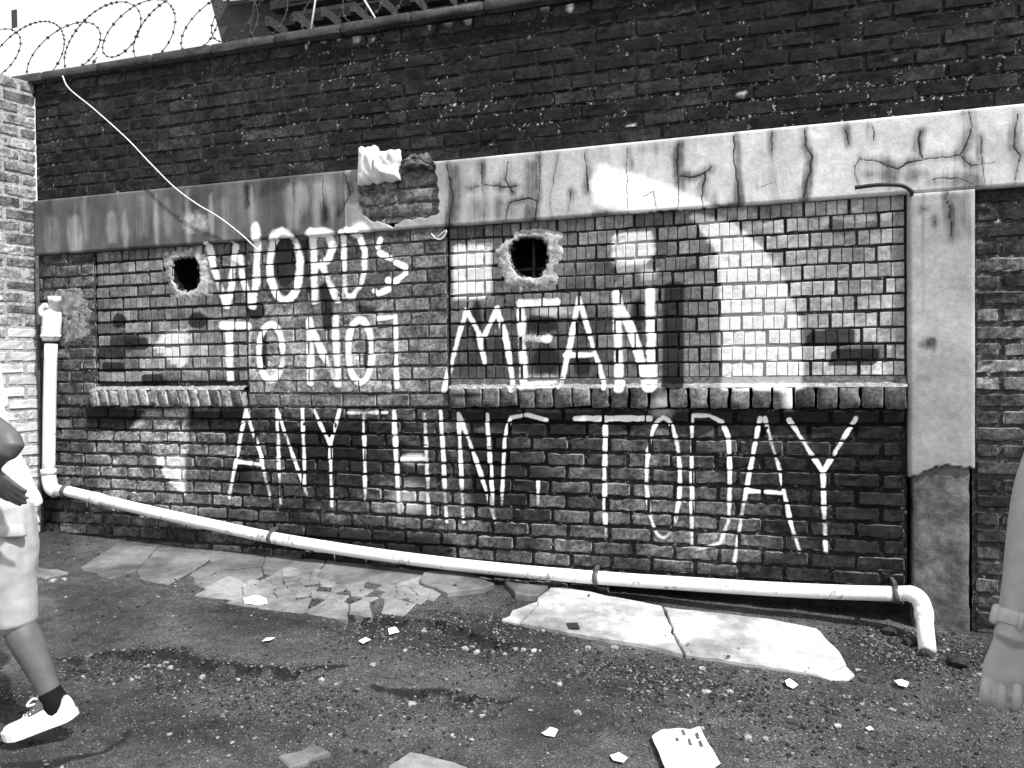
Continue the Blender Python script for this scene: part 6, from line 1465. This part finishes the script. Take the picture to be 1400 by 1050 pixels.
# ------------------------------------------------------------------ people
def loft(rings, seg=16):
    """rings: (centre, axis_a, axis_b); closed tube"""
    V, F = [], []
    for c, a, b in rings:
        c, a, b = Vector(c), Vector(a), Vector(b)
        for k in range(seg):
            t = 2 * math.pi * k / seg
            V.append(tuple(c + a * math.cos(t) + b * math.sin(t)))
    n = len(rings)
    for i in range(n - 1):
        for k in range(seg):
            j = (k + 1) % seg
            F.append((i * seg + k, i * seg + j, (i + 1) * seg + j, (i + 1) * seg + k))
    F.append(list(range(seg))[::-1]); F.append([(n - 1) * seg + k for k in range(seg)])
    return V, F
def join(parts):
    V, F = [], []
    for v, f in parts:
        k = len(V); V += list(v); F += [[i + k for i in q] for q in f]
    return V, F
def limb(pts, rads, seg=16, k=4):
    P = catmull(pts, k); rr = catmull([(r, 0, 0) for r in rads], k)
    P = [P[0]] + P + [P[-1]]
    r = [x[0] for x in rr]; r = [r[0] * .3] + r + [r[-1] * .3]
    d0 = (Vector(P[1]) - Vector(P[2])).normalized() * r[1] * .6; d1 = (Vector(P[-2]) - Vector(P[-3])).normalized() * r[-2] * .6
    P[0] = tuple(Vector(P[1]) + d0); P[-1] = tuple(Vector(P[-2]) + d1)
    return tube_data(P, r, seg)
def ball(c, r, sx=1, sy=1, sz=1):
    return [(c[0] + v[0] * r * sx, c[1] + v[1] * r * sy, c[2] + v[2] * r * sz) for v in IV], IF.tolist()
def fused(name, parts, voxel, mat, parent, smooth=6, folds=0.0, fscale=0.08):
    V, F = join(parts)
    o = mesh_obj(name, V, F, mat, parent)
    m = o.modifiers.new('fuse', 'REMESH'); m.mode = 'VOXEL'; m.voxel_size = voxel; m.use_smooth_shade = True
    s = o.modifiers.new('soften', 'SMOOTH'); s.iterations = smooth; s.factor = 0.5
    if folds:
        tx = bpy.data.textures.new('folds', 'CLOUDS'); tx.noise_scale = fscale; tx.noise_depth = 2
        d = o.modifiers.new('folds', 'DISPLACE'); d.texture = tx; d.strength = folds; d.mid_level = 0.5; d.texture_coords = 'GLOBAL'
    return o

FW = Vector((-0.955, -0.297, 0)); SD = Vector((0.297, -0.955, 0)); UPV = Vector((0, 0, 1))   # his front, his left (towards the camera), up
man = empty('person', (-2.68, -2.1, 0.15), 'man in white shirt and pale shorts striding out of the frame past the side wall', 'person')
pel = Vector((-2.79, -2.07, 1.04))
def P_(f, s, z): return tuple(Vector((pel.x, pel.y, 0)) + FW * (f + 0.29 * max(0, z - 1.0)) + SD * s + UPV * z)
hipN, kneeN, ankN = Vector((-2.675, -2.14, 1.00)), Vector((-2.60, -2.143, 0.62)), Vector((-2.466, -2.108, 0.318))
toeN, heelN = Vector((-2.585, -2.160, 0.160)), Vector((-2.395, -2.085, 0.264))
shN = Vector(P_(0.0, 0.19, 1.53)); elN = Vector(MANP[1]); wrN = Vector(MANP[2])
torso = loft([(P_(0, 0, .93), FW * .08, SD * .12), (P_(0, 0, 1.0), FW * .105, SD * .16), (P_(.01, 0, 1.12), FW * .10, SD * .145), (P_(.02, 0, 1.3), FW * .105, SD * .16), (P_(.02, 0, 1.45), FW * .11, SD * .18), (P_(.01, 0, 1.55), FW * .085, SD * .17), (P_(.01, 0, 1.6), FW * .05, SD * .07)])
neck = limb([P_(.01, 0, 1.55), P_(.03, 0, 1.68)], [.055, .052])
hd = P_(.05, 0, 1.79)
head = loft([(P_(.075, 0, 1.665), FW * .03, SD * .03), (P_(.06, 0, 1.69), FW * .07, SD * .055), (P_(.05, 0, 1.75), FW * .092, SD * .070), (P_(.045, 0, 1.80), FW * .098, SD * .075), (P_(.04, 0, 1.85), FW * .092, SD * .073), (P_(.035, 0, 1.89), FW * .062, SD * .055), (P_(.035, 0, 1.905), FW * .02, SD * .02)])
nose = limb([P_(.135, 0, 1.80), P_(.165, 0, 1.765), P_(.14, 0, 1.755)], [.01, .014, .01])
ears = [ball(P_(.035, s * .076, 1.79), .03, .5, .5, 1) for s in (-1, 1)]
lips = limb([P_(.135, -.02, 1.725), P_(.146, 0, 1.727), P_(.135, .02, 1.725)], [.007, .01, .007])
legN = limb([hipN, hipN.lerp(kneeN, .5), kneeN, kneeN.lerp(ankN, .3), kneeN.lerp(ankN, .65), ankN, ankN.lerp(heelN, .5)], [.088, .078, .056, .058, .046, .036, .034])
hipF, kneeF, ankF = Vector(P_(.02, -.09, 1.0)), Vector(P_(.27, -.08, .66)), Vector(P_(.36, -.07, .24))
legF = limb([hipF, hipF.lerp(kneeF, .5), kneeF, kneeF.lerp(ankF, .3), kneeF.lerp(ankF, .65), ankF], [.088, .078, .056, .058, .046, .036])
footN = limb([ankN, ankN.lerp(toeN, .5) , toeN.lerp(ankN, .15)], [.034, .034, .026])
toeF = ankF + FW * .17 - UPV * .03
footF = limb([ankF + UPV * .0, ankF.lerp(toeF, .5) - UPV * .02, toeF], [.036, .034, .024])
armN = limb([shN, shN.lerp(elN, .5), elN, elN.lerp(wrN, .45), wrN], [.052, .046, .039, .037, .027])
shF, elF, wrF = Vector(P_(0, -.19, 1.55)), Vector(P_(.06, -.24, 1.27)), Vector(P_(.25, -.22, 1.15))
armF = limb([shF, shF.lerp(elF, .5), elF, elF.lerp(wrF, .4), wrF], [.052, .045, .038, .036, .027])
def hand(w, d, across, nrm, s=1.0, curl=(0.25, 0.35, 0.3), thumb=1, fr_=1.0):
    """palm, four unequal bent fingers and a thumb leaving the side of the palm; d = pointing direction, nrm = palm side"""
    w, d, across, nrm = Vector(w), Vector(d).normalized(), Vector(across).normalized(), Vector(nrm).normalized()
    out = [loft([(w + d * t * s, across * a * s, nrm * b * s) for t, a, b in ((-.01, .024, .017), (.02, .032, .016), (.055, .041, .015), (.085, .040, .013), (.094, .034, .009))], 14)]
    for i, (off, ln) in enumerate(((-.031, .070), (-.0105, .080), (.0105, .074), (.031, .058))):
        p = w + (d * .084 + across * off) * s; ang = 0.0; pts = [p - d * .02 * s]; pts.append(p)
        for k, (fr, cu) in enumerate(zip((.46, .30, .24), curl)):
            ang += cu * (1 + .08 * i)
            p = p + (d * math.cos(ang) + nrm * math.sin(ang)) * ln * fr * s; pts.append(p)
        out.append(limb(pts, [v * s * fr_ for v in (.0085, .0092, .0088, .0078, .0066)], 10, 4))
    b = w + (d * .025 - across * thumb * .030) * s
    q1 = b + (d * .035 - across * thumb * .022 + nrm * .012) * s; q2 = q1 + (d * .030 - across * thumb * .004 + nrm * .010) * s; q3 = q2 + (d * .022 + across * thumb * .004 + nrm * .006) * s
    out.append(limb([b, q1, q2, q3], [.015 * s, .0125 * s, .010 * s, .0075 * s], 10, 4))
    return out
hN = hand(wrN, Vector(MANP[3]) - wrN, Vector((.75, 0, .66)), Vector((.1, .95, -.1)), .95, (.1, .2, .2))
hF = hand(wrF, FW * .8 - UPV * .6, SD, FW * .3 + UPV * -.9, .95)
fused('body', [torso, neck, head, nose, lips, legN, legF, footN, footF, armN, armF] + ears + hN + hF, 0.0065, M_SKIN_DARK, man, 3)
eyes = []
for s in (-1, 1):
    mesh_obj('eye', *ball(P_(.128, s * .032, 1.80), .012), M_SHOE, man)
hair = loft([(P_(.02, 0, 1.80), FW * .095, SD * .079), (P_(.025, 0, 1.85), FW * .10, SD * .08), (P_(.03, 0, 1.895), FW * .072, SD * .062), (P_(.03, 0, 1.915), FW * .02, SD * .02)], 18)
mesh_obj('hair', *hair, M_HAIR, man)
# shirt
st_ = loft([(P_(-.01, 0, .985), FW * .150, SD * .195), (P_(-.008, 0, 1.02), FW * .148, SD * .19), (P_(0, 0, 1.15), FW * .135, SD * .18), (P_(.01, 0, 1.3), FW * .13, SD * .185), (P_(.015, 0, 1.45), FW * .128, SD * .20), (P_(.01, 0, 1.55), FW * .10, SD * .185), (P_(.01, 0, 1.6), FW * .068, SD * .085)], 24)
slN = limb([shN + UPV * .005, shN.lerp(elN, .35), shN.lerp(elN, .72)], [.07, .066, .066])
slF = limb([shF + UPV * .005, shF.lerp(elF, .35), shF.lerp(elF, .66)], [.07, .066, .07])
fused('shirt', [st_, slN, slF], 0.008, M_SHIRT, man, 6, 0.012, 0.10)
# shorts
so = loft([(P_(0, 0, .93), FW * .125, SD * .175), (P_(0, 0, 1.0), FW * .125, SD * .17), (P_(0, 0, 1.06), FW * .12, SD * .165)], 20)
hemN = kneeN + Vector((.004, -.002, -.035))
l1 = limb([hipN + Vector((.01, 0, 0)), hipN.lerp(hemN, .35) + Vector((.015, 0, 0)), hipN.lerp(hemN, .7) + Vector((.004, 0, 0)), hemN], [.115, .108, .088, .074])
hemF = kneeF + UPV * -.02
l2 = limb([hipF, hipF.lerp(hemF, .4), hipF.lerp(hemF, .75), hemF], [.115, .105, .09, .08])
sh = fused('shorts', [so, l1, l2], 0.007, M_SHORTS, man, 5, 0.012, 0.10)
pkv = loft([(Vector((-2.565, -2.19, .965)), Vector((.05, .02, 0)), Vector((.006, -.02, 0))), (Vector((-2.555, -2.19, .93)), Vector((.055, .02, 0)), Vector((.008, -.03, 0))), (Vector((-2.55, -2.19, .92)), Vector((.05, .02, 0)), Vector((.006, -.022, 0)))], 14)
mesh_obj('pocket_flap', *pkv, M_SHORTS, sh)
# socks and shoes
def shoe(heel, toe, name, lift):
    heel, toe = Vector(heel), Vector(toe)
    L = 0.262; d = (toe - heel).normalized(); side = d.cross(UPV).normalized(); up = side.cross(d).normalized()
    prof = [(0.0, .014, .060), (.02, .027, .078), (.07, .033, .080), (.15, .034, .066), (.26, .034, .066), (.34, .035, .088), (.42, .037, .082), (.52, .041, .069), (.65, .046, .058), (.78, .047, .050), (.88, .042, .044), (.95, .032, .036), (.99, .016, .024)]
    V, F = [], []
    seg = 18
    def spring(t): return 0.018 * max(0, (t - .72) / .28) ** 2 + 0.004 * max(0, (.1 - t) / .1)
    for (t, w, h) in prof:
        c = heel + d * L * t + up * spring(t)
        for k in range(seg):
            a = 2 * math.pi * k / seg; ca, sa = math.cos(a), math.sin(a)
            x = w * (abs(ca) ** .8) * (1 if ca > 0 else -1); y = h * (0.42 + 0.58 * sa if sa > 0 else 0.42 + 0.42 * max(-1, sa * 1.5))
            x *= 1 - 0.32 * max(0, sa) ** 1.5
            V.append(tuple(c + side * x + up * (y + .008)))
    n = len(prof)
    for i in range(n - 1):
        for k in range(seg):
            j = (k + 1) % seg; F.append((i * seg + k, i * seg + j, (i + 1) * seg + j, (i + 1) * seg + k))
    F.append(list(range(seg))[::-1]); F.append([(n - 1) * seg + k for k in range(seg)])
    o = empty(name, (0, 0, 0)); COL.objects.unlink(o); bpy.data.objects.remove(o)
    up_o = mesh_obj('shoe', V, F, M_SHOE, man)
    sb = up_o.modifiers.new('round', 'SUBSURF'); sb.levels = 1; sb.render_levels = 1
    rings = []
    V, F = [], []
    for (t, w, h) in prof:
        c = heel + d * L * (t * 1.012 - .006) + up * spring(t); ww = w * 1.05 + .002
        V += [tuple(c + side * ww + up * .026), tuple(c + side * ww), tuple(c - side * ww), tuple(c - side * ww + up * .026)]
    for i in range(n - 1):
        for k in range(3): F.append((4 * i + k, 4 * i + k + 1, 4 * i + 5 + k, 4 * i + 4 + k))
    F += [(0, 1, 2, 3), (4 * n - 4, 4 * n - 3, 4 * n - 2, 4 * n - 1)]
    mesh_obj('sole', V, F, M_SOLE, up_o, smooth=False)
    for i, t in enumerate((.40, .46, .52, .58, .64)):
        h = np.interp(t, [p[0] for p in prof], [p[2] for p in prof]); w = np.interp(t, [p[0] for p in prof], [p[1] for p in prof])
        c = heel + d * L * t + up * (h + .009)
        tube('lace', [tuple(c + side * w * .62 - up * .008), tuple(c + up * .002 + d * .006), tuple(c - side * w * .62 - up * .008)], .0035, M_LACE, up_o, 6)
    c = heel + d * L * .38 + up * .102
    for s in (-1, 1):
        tube('lace_bow', catmull([tuple(c), tuple(c + side * s * .02 + up * .018 + d * .012), tuple(c + side * s * .035 + d * .03 + up * .004), tuple(c + side * s * .015 + d * .015 - up * .004)], 4), .004, M_LACE, up_o, 6)
    return up_o
shoe(heelN + Vector((.015, .0, -.02)), toeN + Vector((0, 0, .012)), 'shoe', 0)
gz1 = float(ground_z(ankF.x, ankF.y)[0])
shoe(ankF - FW * .07 - UPV * (ankF.z - gz1 - .004), ankF + FW * .2 - UPV * (ankF.z - gz1 - .004), 'shoe', 0)
tubeN = limb([kneeN.lerp(ankN, .93), ankN, ankN.lerp(heelN, .35) + Vector((-.01, -.004, -.01)), ankN.lerp(heelN, .7) + Vector((-.035, -.01, -.02))], [.040, .041, .044, .04])
mesh_obj('sock', *tubeN, M_SOCK, man)
mesh_obj('sock', *limb([kneeF.lerp(ankF, .88), ankF, ankF - UPV * .05], [.042, .041, .044]), M_SOCK, man)

# passer-by at the right: only a forearm, wrist strap and hand reach into the picture
px_ = {k: Vector(v) for k, v in dict(wr=HANDP[0], el=HANDP[1]).items()}
wr_, el_ = px_['wr'], px_['el']
CF_ = Vector((wr_.x, wr_.y + 4.3, 0)).normalized(); CR_ = Vector((CF_.y, -CF_.x, 0))
gz2 = float(ground_z(el_.x + .3, el_.y)[0])
pb = empty('person', (el_.x + 0.30, el_.y + 0.05, gz2), 'passer-by at the edge of the frame, bare forearm with wrist strap hanging down', 'person')
bx = Vector((el_.x, el_.y, 0)) + CR_ * .25 - CF_ * .15
def Q(r, f, z): return tuple(bx + CR_ * r + CF_ * f + UPV * (gz2 + z))
sh_ = Vector(Q(-.19, 0, 1.50))
dn = (wr_ - el_).normalized()
parts = [limb([sh_, sh_.lerp(el_, .5), el_, el_.lerp(wr_, .22), el_.lerp(wr_, .5), el_.lerp(wr_, .8), wr_, wr_ + dn * .02], [.056, .05, .045, .049, .043, .033, .029, .029], 20)]
parts += hand(wr_ + dn * .012, Vector((-0.1, -.03, -1)) - CF_ * .15, CR_, -CF_ + Vector((0, 0, -.15)), 1.0, (.95, 1.3, .75), -1, 1.06)
tor2 = loft([(Q(0, 0, .88), CR_ * .13, CF_ * .09), (Q(0, 0, .98), CR_ * .165, CF_ * .11), (Q(0, 0, 1.15), CR_ * .15, CF_ * .105), (Q(0, 0, 1.4), CR_ * .18, CF_ * .115), (Q(0, 0, 1.5), CR_ * .175, CF_ * .09), (Q(0, 0, 1.55), CR_ * .07, CF_ * .055)])
parts += [tor2, limb([Q(0, 0, 1.5), Q(0, .02, 1.63)], [.055, .052])]
parts.append(loft([(Q(0, .05, 1.60), CR_ * .03, CF_ * .03), (Q(0, .04, 1.63), CR_ * .055, CF_ * .07), (Q(0, .03, 1.70), CR_ * .07, CF_ * .092), (Q(0, .025, 1.75), CR_ * .075, CF_ * .098), (Q(0, .02, 1.80), CR_ * .073, CF_ * .092), (Q(0, .015, 1.84), CR_ * .055, CF_ * .06)]))
parts.append(limb([Q(0, .12, 1.74), Q(0, .145, 1.71), Q(0, .12, 1.70)], [.01, .014, .01]))
for s in (-1, 1):
    parts.append(limb([Q(s * .09, 0, .92), Q(s * .1, .02, .5), Q(s * .1, -.02, .3), Q(s * .1, -.02, .08)], [.09, .058, .055, .037]))
    parts.append(limb([Q(s * .1, -.03, .06), Q(s * .11, .08, .045), Q(s * .115, .17, .035)], [.037, .036, .026]))
    parts.append(ball(Q(s * .076, .015, 1.74), .03, .5, .5, 1))
parts.append(limb([Q(.19, 0, 1.5), Q(.25, 0, 1.2), Q(.26, .06, .97)], [.055, .043, .029]))
parts += hand(Q(.26, .06, .97), -UPV + CF_ * .15, CF_, -CR_, 1.0, (.3, .4, .3), 1)
fused('body', parts, 0.0032, M_SKIN, pb, 3)
fused('shirt', [loft([(Q(0, 0, .9), CR_ * .19, CF_ * .14), (Q(0, 0, 1.15), CR_ * .178, CF_ * .13), (Q(0, 0, 1.4), CR_ * .195, CF_ * .135), (Q(0, 0, 1.51), CR_ * .185, CF_ * .10), (Q(0, 0, 1.56), CR_ * .085, CF_ * .068)], 20),
                limb([sh_, sh_.lerp(el_, .35), sh_.lerp(el_, .6)], [.07, .068, .066]), limb([Q(.19, 0, 1.5), Q(.22, 0, 1.35)], [.07, .066])], 0.009, M_SHIRT, pb, 4, .02, .09)
fused('trousers', [loft([(Q(0, 0, .84), CR_ * .17, CF_ * .12), (Q(0, 0, .96), CR_ * .17, CF_ * .115)], 16)] + [limb([Q(s * .09, 0, .9), Q(s * .1, .02, .5), Q(s * .1, -.02, .12)], [.105, .08, .065]) for s in (-1, 1)], 0.01, M_SHORTS, pb, 4, .02, .09)
mesh_obj('hair', *loft([(Q(0, 0, 1.74), CR_ * .079, CF_ * .09), (Q(0, .005, 1.80), CR_ * .08, CF_ * .1), (Q(0, .01, 1.845), CR_ * .06, CF_ * .07), (Q(0, .01, 1.865), CR_ * .02, CF_ * .02)], 18), M_HAIR, pb)
for s in (-1, 1):
    mesh_obj('shoe', *limb([Q(s * .1, -.06, .045), Q(s * .105, .03, .05), Q(s * .112, .13, .04), Q(s * .116, .19, .035)], [.04, .046, .042, .032], 14), M_SHOE, pb)
# strap with buckle, sits just above the wrist bone
ax = wr_ - dn * .012
sa = CR_ - dn * CR_.dot(dn); sa.normalize(); sb_ = dn.cross(sa)
V, F = loft([(ax - dn * .013, sa * .0315, sb_ * .0310), (ax - dn * .009, sa * .0330, sb_ * .0325), (ax + dn * .009, sa * .0325, sb_ * .0320), (ax + dn * .011, sa * .031, sb_ * .0305)], 28)
wb = mesh_obj('wrist_strap', V, F, M_BAND, pb)
case = ax - sa * .030
V, F = loft([(case - dn * .017, sa * .005, sb_ * .012), (case - dn * .013, sa * .009, sb_ * .017), (case + dn * .013, sa * .009, sb_ * .017), (case + dn * .017, sa * .005, sb_ * .012)], 16)
mesh_obj('watch_case', V, F, M_BAND, wb)
kp = ax + sb_ * (-.034 if sb_.dot(CF_) > 0 else .034) + sa * .006
mesh_obj('buckle', *loft([(kp - dn * .014, sa * .004, sb_ * .003), (kp + dn * .014, sa * .004, sb_ * .003)], 10), M_BAND, wb)
